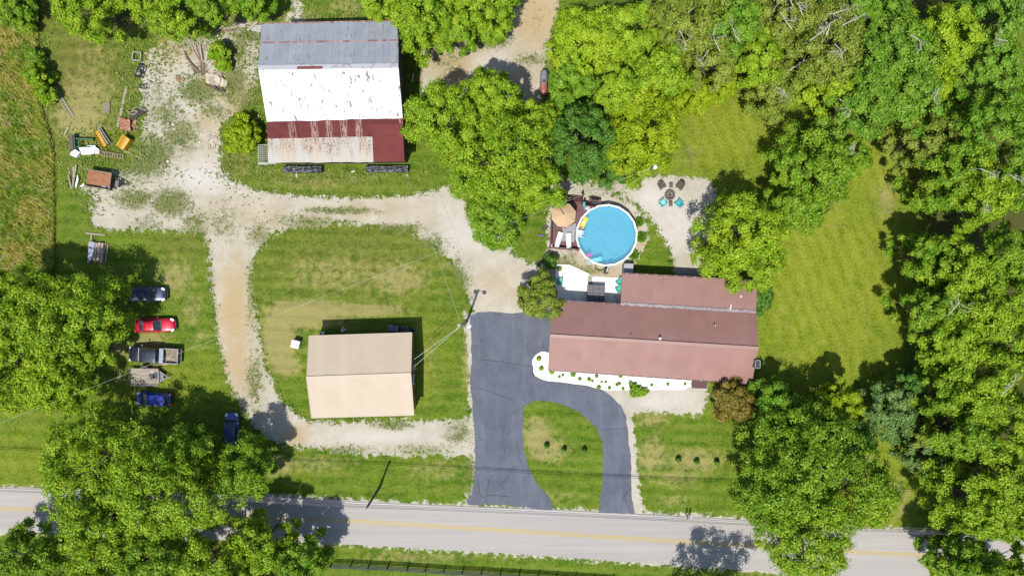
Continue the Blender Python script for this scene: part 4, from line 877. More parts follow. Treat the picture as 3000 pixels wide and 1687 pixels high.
def car(name, label, px, py, ang, pm, L=4.6, W=1.8, H=1.45, kind='hatch', cat='car'):
    c = U(px, py, H * .6); t = thing(name, label, cat, (c.x, c.y, 0), ang); h, w = L / 2, W / 2
    if kind == 'coupe': st = [(-h, w * .74, .72, .02), (-h + .12, w * .88, .86, .03), (-h + .7, w * .97, .93, .02), (-h + 1.3, w, .90, .02), (0, w * .96, .88, .02), (h - 1.6, w * .98, .86, .04), (h - .9, w * .98, .80, .06), (h - .3, w * .9, .70, .04), (h - .08, w * .80, .60, .02), (h, w * .62, .52, .01)]; cab = (-h + .55, h - 1.62, -h + 1.38, h - 2.35, w * .82, w * .60, .88, H)
    elif kind == 'suv': st = [(-h, w * .84, .9, .02), (-h + .1, w * .93, 1.02, .02), (-h + 1, w, 1.05, .02), (0, w, 1.03, .02), (h - 1.5, w, 1.0, .04), (h - .7, w * .98, .93, .06), (h - .25, w * .92, .84, .05), (h - .06, w * .82, .70, .02), (h, w * .7, .6, .01)]; cab = (-h + .12, h - 1.35, -h + .45, h - 2.05, w * .88, w * .74, 1.03, H)
    else: st = [(-h, w * .80, .8, .02), (-h + .1, w * .92, .95, .02), (-h + .8, w, .98, .02), (0, w, .96, .02), (h - 1.25, w * .99, .92, .05), (h - .6, w * .93, .82, .06), (h - .2, w * .80, .70, .04), (h - .04, w * .62, .58, .02), (h, w * .5, .5, .01)]; cab = (-h + .18, h - 1.0, -h + .62, h - 1.75, w * .87, w * .70, .95, H)
    loft(st).build('body', pm, t, smooth=True, sub=1)
    cabin(t, *cab, pm)
    wheels(t, (-h + .85, h - .9), w - .12)
    for s in (-1, 1):
        MB().box((h - .28, s * w * .72, .69 if kind != 'suv' else .83), (.42, .26, .13), rz=-s * .5).build('headlight', M_lampc, t, bevel=.03)
        MB().box((-h + .10, s * w * .72, .84), (.16, .32, .16)).build('taillight', M_lampr, t, bevel=.02)
        MB().box((cab[1] - .22, s * (w + .07), cab[6] + .06), (.12, .2, .13)).build('side_mirror', pm, t, bevel=.03)
    MB().box((h + .0, 0, .42), (.14, W * .62, .12)).build('grille', M_blk, t, bevel=.02)
    MB().bar((cab[1] + .10, -w * .75, cab[6] + .02), (cab[1] + .10, w * .75, cab[6] + .02), .16, .05).build('cowl', M_blk, t)
    for s in (-.35, .25): MB().bar((cab[1] + .06, s, cab[6] + .05), (cab[1] - .18, s + .5, cab[6] + .17), .025).build('wiper', M_blk, t)
    for s in (-1, 1): MB().bar((h - .35, s * w * .42, st[-3][2] + .09), (h - (1.5 if kind != 'hatch' else 1.1), s * w * .55, st[4][2] + .05), .03, .012).build('hood_crease', pm, t)
    return t
car('parked_car', 'red coupe with black rear glass, between the navy car and the black pickup', 452, 953, R(1.5), paint('red_car_paint', (.42, .004, .022, 1)), 4.75, 1.72, 1.35, 'coupe')
car('parked_car', 'dark navy car half hidden under the huge western tree, north of the red coupe', 426, 862, R(0), paint('navy_grey_paint', (.035, .045, .085, 1)), 4.7, 1.74, 1.5, 'suv')
car('parked_car', 'small bright blue hatchback facing west beside the utility trailer', 448, 1169, R(178), paint('bright_blue_paint', (.012, .035, .30, 1)), 4.25, 1.62, 1.45, 'hatch')
t = car('parked_car', 'dusty blue car pointing north under the trees at the gravel lane', 678, 1262, R(92), paint('dusty_blue_paint', (.045, .085, .22, 1), .4), 4.3, 1.68, 1.55, 'hatch')
for s in (-1, 1): MB().bar((-1.3, s * .5, 1.6), (.3, s * .5, 1.62), .04).build('roof_rail', M_chrome, t)
# pickup truck
c = U(450, 1040, 1.0); t = thing('pickup_truck', 'black crew cab pickup with a silver toolbox and dirty open bed, nose west', 'pickup truck', (c.x, c.y, 0), R(176.5)); pm = paint('black_truck_paint', (.012, .018, .034, 1))
loft([(-.75, .95, 1.10, .0), (-.7, .97, 1.12, .0), (.9, .97, 1.12, .02), (1.7, .97, 1.12, .06), (2.5, .94, 1.06, .07), (2.85, .86, .98, .04), (2.95, .76, .85, .02)], .42).build('body', pm, t, smooth=True, sub=1)
cabin(t, -.70, 1.62, -.52, .95, .86, .72, 1.12, 1.82, pm)
for k in range(7): MB().bar((-.45, -.54 + .18 * k, 1.86), (.62, -.54 + .18 * k, 1.86), .05, .03).build('roof_rib', pm, t)
MB().box((.72, 0, 1.865), (.34, .8, .02)).build('sunroof', M_glass, t)
M_dirt = worn('dirty_bed_floor', T(176, 160, 134), .9, .35, 2.5, c2=T(92, 86, 78)); M_alu = worn('aluminium_toolbox', T(150, 156, 168, 1.4), .35, .1, 3, metal=.5)
MB().box((-1.85, 0, .72), (2.15, 1.5, .06)).build('bed_floor', M_dirt, t)
for s in (-1, 1): MB().box((-1.85, s * .86, .86), (2.2, .18, .52)).build('bed_side', pm, t, bevel=.03); MB().box((-1.85, s * .86, 1.135), (2.2, .12, .03)).build('bed_rail', worn('pale_bed_rail', T(170, 156, 158), .5), t)
MB().box((-2.9, 0, .84), (.1, 1.7, .54)).build('tailgate', pm, t, bevel=.03); MB().box((-2.9, 0, 1.13), (.09, 1.74, .03)).build('bed_rail', worn('pale_tailgate_rail', T(168, 158, 160), .5), t)
MB().box((-3.0, 0, .5), (.16, 1.7, .18)).build('bumper', M_chrome, t, bevel=.03); MB().box((2.98, 0, .55), (.18, 1.6, .2)).build('bumper', M_chrome, t, bevel=.03); MB().box((2.94, 0, .82), (.08, 1.2, .26)).build('grille', M_blk, t)
MB().box((-1.02, 0, 1.18), (.5, 1.78, .22)).build('toolbox', M_alu, t, bevel=.02)
wheels(t, (-1.95, 1.98), .84, .39, .26)
for s in (-1, 1):
    MB().box((2.82, s * .74, .86), (.22, .26, .2)).build('headlight', M_lampc, t, bevel=.03); MB().box((-2.9, s * .85, .86), (.12, .14, .34)).build('taillight', M_lampr, t)
    MB().box((1.25, s * 1.13, 1.25), (.14, .22, .24)).build('side_mirror', M_chrome, t, bevel=.03)
MB().bar((1.72, -.8, 1.15), (1.72, .8, 1.15), .08, .03).build('cowl', worn('dusty_cowl', (.3, .29, .28, 1), .6), t)
r = random.Random(3)
for k in range(5): x, y = -1.5 - .3 * k, r.uniform(.2, .65); MB().bar((x, y, .80), (x + r.uniform(.3, .6), y - r.uniform(-.2, .3), .84), .05).build('scrap_piece', worn('scrap_%d' % k, (.45, .42, .38, 1), .7), t)
MB().box((-1.45, -.6, .80), (.14, .12, .12)).build('yellow_tin', worn('yellow_tin', (.6, .45, .04, 1), .5), t)
# open utility trailer
c = U(425, 1103, .5); t = thing('utility_trailer', 'small utility trailer with a worn plank deck and mesh ramp, between pickup and blue hatchback', 'trailer', (c.x, c.y, 0), R(-.5))
M_plank = NT('worn_planks'); p = M_plank.coord((.5, 7.5, 1)); sp = M_plank.N('SeparateXYZ'); M_plank.L(M_plank.coord(), sp.inputs[0])
cc = M_plank.mix(M_plank.ramp(M_plank.noise(p, 1.2, 5), .35, .65), T(206, 190, 166), T(150, 140, 130)); cc = M_plank.mix(M_plank.ramp(M_plank.noise(M_plank.coord(), 1.6, 4, .6), .55, .65, 0, .6), cc, T(110, 108, 112))
cc = M_plank.mix(M_plank.ramp(M_plank.math('FRACT', M_plank.math('MULTIPLY', sp.outputs[1], 5.5)), 0, .12, .8, 0), cc, T(60, 55, 50)); M_plank = M_plank.out(cc, .85)
M_iron = worn('dark_iron', (.045, .042, .04, 1), .7, .4, 6, c2=(.12, .07, .05, 1)); M_steel = worn('bare_steel', T(170, 168, 164), .5, .3, 4)
MB().box((0, 0, .55), (3.3, 1.9, .06)).build('deck', M_plank, t)
for s in (-1, 1):
    MB().bar((-1.7, s * 1.0, .85), (1.7, s * 1.0, .85), .05).build('side_rail', M_steel, t); MB().bar((-1.7, s * .99, .52), (1.7, s * .99, .52), .06, .1).build('side_beam', M_iron, t)
    for k in range(5): MB().bar((-1.65 + .82 * k, s * 1.0, .5), (-1.65 + .82 * k, s * 1.0, .87), .04).build('stake', M_iron, t)
    w_ = MB().lathe((-.1, s * 1.16, .33), [(.2, -.1), (.31, -.1), (.33, 0), (.31, .1), (.2, .1)], 18, 'y').build('wheel', M_tyre, t); MB().lathe((-.1, s * 1.17, .33), [(.05, -.11), (.2, -.09), (.2, .09), (.05, .11)], 12, 'y').build('rim', M_rim, w_)
    MB().grid(lambda u, v, s=s: (-.55 + .9 * u, s * (1.03 + .26 * v), .5 + .22 * math.sin(math.pi * u)), 8, 1).build('fender', M_iron, t)
    MB().bar((1.65, s * .75, .5), (2.6, s * .05, .48), .09, .09).build('tongue_bar', M_steel, t)
MB().bar((1.72, -1.0, .83), (1.72, 1.0, .83), .05).build('side_rail', M_steel, t); MB().bar((1.70, -.7, .57), (1.70, .7, .57), .1).build('side_beam', M_steel, t)
MB().bar((2.2, -.33, .53), (2.2, .33, .53), .07).build('tongue_bar', M_steel, t); MB().add([(1.78, -.6, .53), (2.18, -.3, .53), (2.18, .3, .53), (1.78, .6, .53)], [(0, 1, 2, 3)]).build('tongue_mesh', worn('mesh_grey', (.12, .13, .15, 1), .6), t)
MB().tube([(2.6, 0, .48), (2.95, 0, .5), (3.05, 0, .44)], [.06, .05, .06]).build('coupler', M_steel, t); MB().tube([(2.75, .15, .1), (2.75, .15, .8)], .04).build('jack', M_steel, t)
rp = MB().bar((-2.62, -1.0, 1.15), (-2.62, 1.0, 1.15), .05).build('ramp', M_steel, t)
for k in range(7): MB().bar((-1.72, -.9 + .3 * k, .55), (-2.62, -.95 + .31 * k, 1.15), .035).build('ramp_bar', M_iron, rp)
MB().bar((-1.75, -1, .58), (-1.75, 1, .58), .07).build('ramp_hinge', M_iron, t)
for k, (x, y, a) in enumerate(((.85, .1, .4), (1.3, .15, -.2))): MB().box((x, y, .6), (.55, .7, .03), rz=a).build('dark_mat', worn('dark_mat_%d' % k, (.05, .055, .07, 1), .8), t)
MB().box((.95, .62, .62), (.42, .36, .05), rz=.2).build('board_piece', worn('pale_board', T(210, 198, 180), .8), t)
a = U(445, 1071, .4); b_ = U(488, 1067.5, .4); o = MB().bar((a.x, a.y, .06), (b_.x, b_.y, .06), .17, .05).build('plank', worn('straw_plank', T(206, 186, 136), .85)); tag(o, 'pale plank lying on the grass between the pickup and the utility trailer', 'plank')
# rusty box trailer
c = U(293, 527.5, .8); t = thing('box_trailer', 'low sided box trailer with a rust brown floor parked on the gravel', 'trailer', (c.x, c.y, 0), R(-9.0))
MB().box((0, 0, .72), (3.05, 1.9, .05)).build('floor', worn('rust_brown_floor', T(178, 122, 84), .8, .2, 1.6, c2=T(150, 92, 62)), t)
M_side = worn('maroon_trailer_side', (.05, .02, .02, 1), .6, .4, 3)
for s in (-1, 1): MB().bar((-1.6, s * .97, 1.0), (1.5, s * .97, 1.0), .05, .6).build('side_panel', M_side, t); MB().bar((-1.75, s * .98, 1.33), (1.55, s * .98, 1.33), .06, .05).build('top_rail', M_steel, t)
MB().bar((1.52, -.97, 1.0), (1.52, .97, 1.0), .05, .6).build('front_panel', M_side, t); MB().bar((1.53, -1, 1.33), (1.53, 1, 1.33), .06).build('top_rail', M_steel, t)
for s in (-1, 1): w_ = MB().lathe((-.1, s * .86, .33), [(.2, -.1), (.33, -.08), (.33, .08), (.2, .1)], 18, 'y').build('wheel', M_tyre, t)
MB().box((0, 0, .6), (3.0, 1.0, .14)).build('chassis', M_iron, t)
for s in (-1, 1): MB().bar((1.5, s * .6, .55), (3.1, 0, .5), .09).build('tongue_bar', M_iron, t)
MB().tube([(3.1, 0, .5), (3.4, 0, .46)], .06).build('coupler', M_iron, t); MB().tube([(2.7, .1, .05), (2.7, .1, .75)], .05).build('jack', M_iron, t)
MB().box((2.12, -.12, .8), (.42, .78, .36)).build('toolbox', worn('grey_toolbox', T(126, 124, 134), .5), t, bevel=.02)
for x, y, w1 in ((.55, -.74, .46), (1.25, -.72, .36)): MB().box((x, y, .78), (w1, .18, .08), rz=-.05).build('white_bag', worn('white_sack_%d' % int(x * 10), (.7, .68, .66, 1), .7), t, bevel=.03)
MB().box((1.38, .7, .78), (.2, .36, .06), rz=.2).build('white_bag', worn('white_sheet', (.66, .68, .7, 1), .5), t)
# ---------------------------------------------------------------- pool
PC = U(1777.3, 689.2, 1.32); PRd = 3.62
pool = thing('above_ground_pool', 'round above ground pool with a white rim and bright blue water', 'pool', (PC.x, PC.y, 0), R(6))
NS = 18; M_prim = worn('white_pool_rim', (.60, .60, .60, 1), .35, .08, 3); M_pwall = worn('pool_wall_grey', (.5, .52, .54, 1), .5, .1, 3)
def ringv(r, z): return [(r * math.cos(2 * math.pi * i / NS), r * math.sin(2 * math.pi * i / NS), z) for i in range(NS)]
def tube_shell(prof, name, mat, par):
    m = MB(); k = []
    for r_, z in prof: k += ringv(r_, z)
    m.add(k, [(i * NS + j, i * NS + (j + 1) % NS, (i + 1) * NS + (j + 1) % NS, (i + 1) * NS + j) for i in range(len(prof) - 1) for j in range(NS)]); return m.build(name, mat, par)
tube_shell([(3.52, 0.0), (3.52, 1.28)], 'wall', M_pwall, pool)
n = NT('blue_liner'); n.out(n.mix(n.ramp(n.noise(n.coord(), 1.6, 5, .7), .4, .6), (.10, .36, .48, 1), (.14, .42, .54, 1)), .5); M_liner = n.m
m = MB(); k = ringv(3.46, 1.27) + ringv(3.46, .05) + [(0, 0, .05)]; m.add(k, [(j, NS + j, NS + (j + 1) % NS, (j + 1) % NS) for j in range(NS)] + [(NS + j, 2 * NS, NS + (j + 1) % NS) for j in range(NS)]); m.build('liner', M_liner, pool)
tube_shell([(3.44, 1.27), (3.44, 1.33), (3.66, 1.33), (3.66, 1.26), (3.52, 1.24)], 'rim', M_prim, pool)
for i in range(NS): a = 2 * math.pi * i / NS; MB().box((3.57 * math.cos(a), 3.57 * math.sin(a), .66), (.1, .16, 1.3), rz=a).build('upright', M_prim, pool)
n = NT('pool_water'); nt = n
tr = n.N('BsdfTransparent'); tr.inputs[0].default_value = (.80, .93, .97, 1); gl = n.N('BsdfGlossy'); gl.inputs['Roughness'].default_value = .04; fr = n.N('Fresnel'); fr.inputs[0].default_value = 1.33
df = n.N('BsdfDiffuse'); df.inputs[0].default_value = (.12, .39, .52, 1); mx0 = n.N('MixShader'); mx0.inputs[0].default_value = .45; n.L(tr.outputs[0], mx0.inputs[1]); n.L(df.outputs[0], mx0.inputs[2])
bp = n.N('Bump'); n.L(n.noise(n.coord(), 3.2, 4), bp.inputs['Height']); bp.inputs['Strength'].default_value = .5; bp.inputs['Distance'].default_value = .03; n.L(bp.outputs[0], gl.inputs['Normal'])
mx = n.N('MixShader'); n.L(fr.outputs[0], mx.inputs[0]); n.L(mx0.outputs[0], mx.inputs[1]); n.L(gl.outputs[0], mx.inputs[2]); n.L(mx.outputs[0], n.n['Material Output'].inputs[0])
m = MB(); m.add(ringv(3.45, 1.12), [tuple(range(NS))]); m.build('water', n.m, pool)
def PZ(x, y): return (1600 + x / 6.037, 560 + y / 6.037)
def PU(x, y, h): return U(*PZ(x, y), h)
# float toys and the ladder
def poly_thing(name, pts, z0, z1, mat, label, cat, group=None, bevel=.04, h=None):
    ps_ = [U(a, b, z1 if h is None else h) for a, b in pts]; cx = sum(p.x for p in ps_) / len(ps_); cy = sum(p.y for p in ps_) / len(ps_)
    t = thing(name, label, cat, (cx, cy, z0), 0, group); 
    o = MB().prism([(p.x - cx, p.y - cy) for p in ps_], 0, z1 - z0).build(name + '_body', mat, t, bevel=bevel); return t
def solo(name, pts, z0, z1, mat, label, cat, group=None, bevel=.02, h=None):
    ps_ = [U(a, b, z1 if h is None else h) for a, b in pts]; cx = sum(p.x for p in ps_) / len(ps_); cy = sum(p.y for p in ps_) / len(ps_)
    o = MB().prism([(p.x - cx, p.y - cy) for p in ps_], 0, z1 - z0).build(name, mat, bevel=bevel); o.location = (cx, cy, z0); return tag(o, label, cat, group)
PZL = lambda l: [PZ(*q) for q in l]
M_yf = worn('yellow_vinyl', T(240, 214, 24, 1.5), .4, .06, 3)
t = poly_thing('pool_float', PZL([(690, 442), (752, 482), (655, 670), (582, 632)]), 1.12, 1.22, M_yf, 'yellow air mattress float by the pool steps', 'pool float', bevel=.05)
q = PU(612, 640, 1.25); MB().box((q.x - t.location.x, q.y - t.location.y, .12), (.50, .26, .12), rz=R(-28)).build('pillow', worn('amber_vinyl', T(200, 150, 20), .35), t, bevel=.04)
q = PU(660, 552, 1.25); MB().lathe((q.x - t.location.x, q.y - t.location.y, .10), [(.13, 0), (.12, .03), (.05, .035)], 14).build('cup_holder', worn('white_vinyl', (.7, .72, .78, 1), .35), t)
M_bf = worn('blue_vinyl', T(116, 206, 242, 1.5), .4, .06, 3)
t = poly_thing('pool_float', PZL([(775, 1200), (970, 1150), (1000, 1222), (820, 1282)]), 1.14, 1.25, M_bf, 'light blue air mattress lapping over the pool rim', 'pool float', bevel=.05)
q = PU(760, 1250, 1.36); MB().box((q.x - t.location.x, q.y - t.location.y, .22), (.22, .62, .14), rz=R(10)).build('pillow', M_bf, t, bevel=.05)
q = PU(760, 1132, 1.2); o = MB().box((0, 0, .05), (.78, .17, .10)).box((0, 0, .052), (.17, .80, .104)).build('pool_toy', worn('pink_vinyl', T(232, 110, 200), .35)); o.location = (q.x, q.y, 1.12); o.rotation_euler = (0, 0, R(4)); tag(o, 'pink cross shaped ring toy afloat near the blue mattress', 'pool toy')
t = thing('pool_ladder', 'white step ladder over the pool rim between the deck and the water', 'ladder', PU(600, 755, 1.2) * 1); tl = t.location.copy()
for y in (695, 805): a, b_ = PU(548, y - 8, 1.55), PU(685, y + 14, 1.25); MB().tube([a - tl, (a.lerp(b_, .5) + up * .25) - tl, b_ - tl, (b_ + Vector((.1, 0, -.9))) - tl], .045, 8).build('handrail', M_prim, t)
for k in range(4): a, b_ = PU(560 + 32 * k, 700, 1.42 - .12 * k), PU(560 + 32 * k, 800, 1.42 - .12 * k); MB().bar(a - tl, b_ - tl, .2, .04).build('step', worn('white_step_%d' % k, (.6, .7, .7, 1), .4), t)
solo('pool_skimmer', PZL([(1112, 1258), (1160, 1258), (1158, 1290), (1110, 1290)]), 1.05, 1.2, worn('skimmer_blue', T(60, 130, 220), .4), 'blue skimmer box at the south side of the pool', 'skimmer')
t = thing('pool_pump', 'black pool pump with a pale pipe on the sand south of the pool', 'pump', PU(1065, 1390, 0.2)); tl = t.location.copy(); tl.z = 0; t.location.z = 0; WM[t.name] = Matrix.Translation(tl)
MB().lathe((0, .1, .0), [(.26, 0), (.26, .5), (.2, .58), (.05, .62)], 16).build('filter_tank', M_blk, t); MB().box((-.05, -.3, .15), (.5, .4, .3)).build('motor', M_blk, t, bevel=.05)
MB().tube([(0, -.25, .55), (.1, .1, .75), (.12, .45, .9)], .05).build('white_pipe', M_prim, t); MB().tube([(-.2, .1, .2), (-.7, -.1, .1), (-1.2, .1, .05), (-1.35, .5, .1), (-1.1, .85, .3), (-.9, 1.0, .7)], .04).build('hose', M_blk, t)
MB().box((.35, .45, .1), (.3, .25, .2)).build('blue_cover', worn('pump_blue', T(110, 170, 220), .4), t, bevel=.03)
# ---------------------------------------------------------------- deck
DH = 1.15
n = NT('red_brown_deck'); sp = n.N('SeparateXYZ'); n.L(n.pos((1, 1, 1), (0, 0, R(-3))), sp.inputs[0]); p = n.pos((.4, 7, 1))
c = n.mix(n.ramp(n.noise(p, 1.2, 4), .35, .65), T(128, 84, 80, 1.6), T(108, 68, 66, 1.6)); c = n.mix(n.ramp(n.math('FRACT', n.math('MULTIPLY', sp.outputs[1], 7.0)), 0, .13, .8, 0), c, (.02, .012, .012, 1)); M_deck = n.out(c, .7)
M_dred = worn('red_brown_timber', T(112, 58, 54, 1.5), .7, .3, 4, stretch=(1, 1, 1))
dc = PU(330, 650, DH); deck = thing('pool_deck', 'raised red-brown timber deck on the west side of the pool', 'deck', (dc.x, dc.y, 0))
dp = [PU(*q, DH) for q in ((112, 985), (125, 480), (160, 290), (340, 215), (640, 215), (865, 262), (800, 330), (690, 400), (600, 530), (550, 640), (525, 780), (540, 900), (590, 1010), (590, 1030))]
MB().prism([(q.x, q.y) for q in dp], DH - .14, DH).build('floor', M_deck, deck, True)
for q0, q1 in (((95, 470), (72, 1000)), ((72, 1000), (585, 1045))):
    a, b_ = PU(*q0, DH + .85), PU(*q1, DH + .85); MB().bar(a, b_, .16, .05).build('top_rail', M_dred, deck, True)
    for h_ in (.15, .4, .62): MB().bar((a.x, a.y, DH + h_), (b_.x, b_.y, DH + h_), .04, .15).build('rail_board', M_dred, deck, True)
    k = int((b_ - a).length / 1.3) + 1
    for i in range(k + 1): q = a.lerp(b_, i / k); MB().bar((q.x, q.y, 0), (q.x, q.y, DH + .84), .1).build('post', M_dred, deck, True)
a, b_ = PU(625, 238, DH + .5), PU(870, 285, DH + .5); MB().bar(a, b_, .14, .05).build('top_rail', M_dred, deck, True); MB().bar((a.x, a.y, DH + .25), (b_.x, b_.y, DH + .25), .04, .3).build('rail_board', M_dred, deck, True)
for k in range(4):
    h_ = DH - .05 - .27 * k; a, b_ = PU(385, 195 - 34 * k, h_), PU(640, 208 - 32 * k, h_); MB().bar((a.x, a.y, h_), (b_.x, b_.y, h_), .30, .05).build('stair_tread', M_dred, deck, True)
for x, y in ((358, 105), (645, 150)):
    a = PU(x, y, DH + .95); q = PU(x, y - 50, .95); MB().bar((a.x, a.y, 0), a, .12).build('post', M_dred, deck, True); MB().bar((q.x, q.y + .5, 0), (q.x, q.y + .5, .95), .12).build('post', M_dred, deck, True); MB().bar(a, (q.x, q.y + .5, .95), .1, .14).build('top_rail', M_dred, deck, True)
# umbrella
uc = PU(315, 420, DH + 2.5); t = thing('patio_umbrella', 'tan cantilever umbrella over the pool deck', 'umbrella', (uc.x, uc.y, DH)); tl = Vector((uc.x, uc.y, 0))
n = NT('tan_canvas'); n.out(n.mix(n.ramp(n.noise(n.coord(), 2, 4), .3, .7), T(224, 192, 150), T(212, 180, 136)), .85); cn = n.m
m = MB(); k = [(0, 0, 2.62)]
for ri_, (rr_, zz) in enumerate(((.7, 2.42), (1.46, 2.08))):
    for i in range(8): a = R(22.5 + 45 * i - 6); k.append((rr_ * math.cos(a), rr_ * math.sin(a), zz))
m.add(k, [(0, 1 + i, 1 + (i + 1) % 8) for i in range(8)] + [(1 + i, 9 + i, 9 + (i + 1) % 8, 1 + (i + 1) % 8) for i in range(8)]); o = m.build('canopy', cn, t); so = o.modifiers.new('s', 'SOLIDIFY'); so.thickness = .015
M_udk = worn('dark_bronze_metal', (.035, .03, .028, 1), .4, .3, 5); M_ugr = worn('grey_green_metal', T(110, 120, 112), .4, .2, 5)
for i in range(8): a = R(22.5 + 45 * i - 6); MB().bar((0, 0, 2.58), (1.44 * math.cos(a), 1.44 * math.sin(a), 2.06), .025).build('rib', M_udk, t)
pb = PU(190, 235, DH + 2.4); po = Vector((pb.x - uc.x - .1, pb.y - uc.y + .15, 0))
MB().tube([po + up * .05, po + up * 2.5], .05).build('pole', M_udk, t); MB().tube([po + up * 2.2, po * .5 + up * 2.75, (0, 0, 2.7)], .03).build('arm', M_udk, t)
MB().bar(po + Vector((.1, 0, 2.55)), po + Vector((1.75, .65, 2.75)), .08, .06).build('arm', M_ugr, t); MB().box((po.x, po.y, .06), (.7, .7, .1)).build('base', M_blk, t)
# rug and loungers
solo('outdoor_rug', PZL([(292, 640), (350, 660), (490, 578), (530, 572), (498, 898), (270, 880)]), DH + .005, DH + .015, worn('grey_rug', T(176, 176, 178), .95, .08, 4, c2=T(128, 142, 152), thr=.62), 'pale grey rug on the pool deck under the umbrella edge', 'rug', bevel=0)
M_wl = worn('white_sling', (.78, .78, .79, 1), .7, .05, 4)
for pts, lb in (([(222, 712), (300, 740), (228, 975), (148, 955)], 'white sun lounger set slantwise, nearest the deck\'s west rail'), ([(352, 742), (438, 742), (447, 985), (355, 985)], 'white sun lounger set straight beside the slanted one')):
    hh = DH + .35; Pp = [PU(*q, hh) for q in pts]; c_ = sum(Pp, Vector()) / 4; hd = ((Pp[0] + Pp[1]) / 2 - (Pp[2] + Pp[3]) / 2); L = hd.length; ang = math.atan2(hd.y, hd.x); W_ = (Pp[0] - Pp[1]).length
    t = thing('sun_lounger', lb, 'sun lounger', (c_.x, c_.y, DH), ang, 'sun loungers on the pool deck')
    MB().box((L * .12, 0, .34), (L * .76, W_, .05)).build('seat', M_wl, t, bevel=.02); MB().bar((-L * .26, 0, .36), (-L * .58, 0, .72), W_, .05, up=(0, 0, 1)).build('backrest', M_wl, t, bevel=.02)
    for x in (-.4, .42):
        for s in (-1, 1): MB().bar((x * L, s * W_ * .44, 0), (x * L, s * W_ * .44, .33), .04).build('leg', M_prim, t)
# things on the deck
t = thing('grill', 'black and rusty barbecue grill by the deck stairs', 'grill', PU(865, 165, 1.0) * 1); tl = t.location.copy(); t.location.z = 0; WM[t.name] = Matrix.Translation(Vector((tl.x, tl.y, 0)))
M_gr = worn('sooty_iron', (.02, .018, .018, 1), .6, .4, 5, c2=(.12, .06, .05, 1))
t.rotation_euler = (0, 0, R(-8))
MB().grid(lambda u, v: (-.42 + .84 * u, -.28 + .56 * v, .85 + .28 * math.sin(math.pi * v)), 6, 8).build('lid', M_gr, t); MB().box((0, 0, .72), (.84, .56, .26)).build('firebox', M_gr, t, bevel=.03)
for s in (-1, 1): MB().box((s * .58, 0, .84), (.30, .46, .04)).build('side_shelf', worn('shelf_brown_%d' % s, (.12, .06, .05, 1), .6), t)
for x in (-.38, .38):
    for y in (-.22, .22): MB().bar((x, y, 0), (x, y, .65), .04).build('leg', M_gr, t)
MB().bar((-.35, -.33, .88), (.35, -.33, .88), .03).build('handle', M_steel, t)
def drape(name, x, y, w_, h_, c, label, z=DH + .02, seed=0, cat='towel', a=0):
    q = PU(x, y, z); r = random.Random(seed); o = MB().grid(lambda u, v: ((u - .5) * w_ + .03 * math.sin(9 * v), (v - .5) * h_ + .03 * math.sin(7 * u), .03 + .05 * abs(math.sin(5 * u + 3 * v + seed))), 8, 8).build(name, worn('cloth_%s%d' % (name, seed), c, .8, .15, 5), smooth=True)
    o.location = (q.x, q.y, z); o.rotation_euler = (0, 0, a); return tag(o, label, cat)
drape('towel', 670, 238, .26, .58, T(90, 206, 190), 'turquoise towel hanging at the top of the deck stairs', DH + .5, 1)
drape('towel', 712, 308, .36, .36, T(180, 224, 236), 'pale blue crumpled towel at the pool\'s north-west edge', seed=2)
drape('towel', 755, 312, .32, .56, T(226, 232, 236), 'white crumpled towel beside the pale blue one', seed=3, a=.4)
drape('cushion', 140, 605, .34, .5, T(86, 100, 124), 'dark blue cushion in the corner of the deck below the umbrella', seed=4, cat='cushion')
drape('towel', 435, 1025, .2, .36, T(84, 92, 120), 'dark blue cloth hung over the deck\'s south rail', DH + .86, 5)
drape('towel', 490, 1040, .3, .14, T(150, 170, 90), 'green cloth on the deck\'s south rail next to the dark blue one', DH + .86, 6)
# storage box and others near the extension
t = thing('storage_box', 'pale grey outdoor storage box against the extension\'s north-west corner', 'storage box', PU(1455, 1362, 0.0)); tl = t.location.copy()
ps_ = [PU(*q, 1.1) for q in ((1388, 1278), (1545, 1283), (1535, 1449), (1365, 1449))]
MB().prism([(q.x, q.y) for q in ps_], 0, 1.05).build('box', worn('resin_grey', T(170, 166, 170), .5, .08, 3), t, True, bevel=.03); MB().prism([(q.x * 1 + (q.x - tl.x) * .02, q.y + (q.y - tl.y) * .02) for q in ps_], 1.055, 1.12).build('lid', worn('resin_lid', T(184, 180, 184), .5, .08, 3), t, True, bevel=.02)
# ---------------------------------------------------------------- patio furniture
def adirondack(name, label, px, py, ang, mat, group, dz=0.0, wicker=False):
    c = U(px, py, .4 + dz); t = thing(name, label, 'chair', (c.x, c.y, dz), ang, group)   # faces +X
    MB().bar((-.22, 0, .28), (.30, 0, .40), .52, .03).build('seat', mat, t)
    for k in range(5): y = -.22 + .11 * k; MB().bar((-.20, y, .30), (-.52, y * 1.25, .98 - .03 * abs(k - 2)), .095, .02).build('back_slat', mat, t)
    for s in (-1, 1):
        MB().bar((-.38, s * .33, .56), (.36, s * .36, .58), .13, .025).build('armrest', mat, t); MB().bar((.32, s * .30, 0), (.32, s * .30, .57), .06).build('leg', mat, t); MB().bar((-.5, s * .24, 0), (.1, s * .26, .34), .05).build('leg', mat, t)
    if wicker: MB().grid(lambda u, v: (-.42 - .18 * math.cos(math.pi * (v - .5)) , -.34 + .68 * v, .35 + .6 * u), 3, 8).build('back_panel', mat, t)
    return t
M_teal = worn('teal_plastic', T(62, 200, 208), .45, .08, 4); M_teal2 = worn('green_teal_plastic', T(70, 196, 180), .45, .08, 4); M_brn = worn('brown_weathered_chair', T(112, 98, 86), .8, .3, 8)
adirondack('garden_chair', 'turquoise garden chair south-west of the fire pit, facing it', 1942.5, 594, R(38), M_teal, 'chairs round the fire pit')
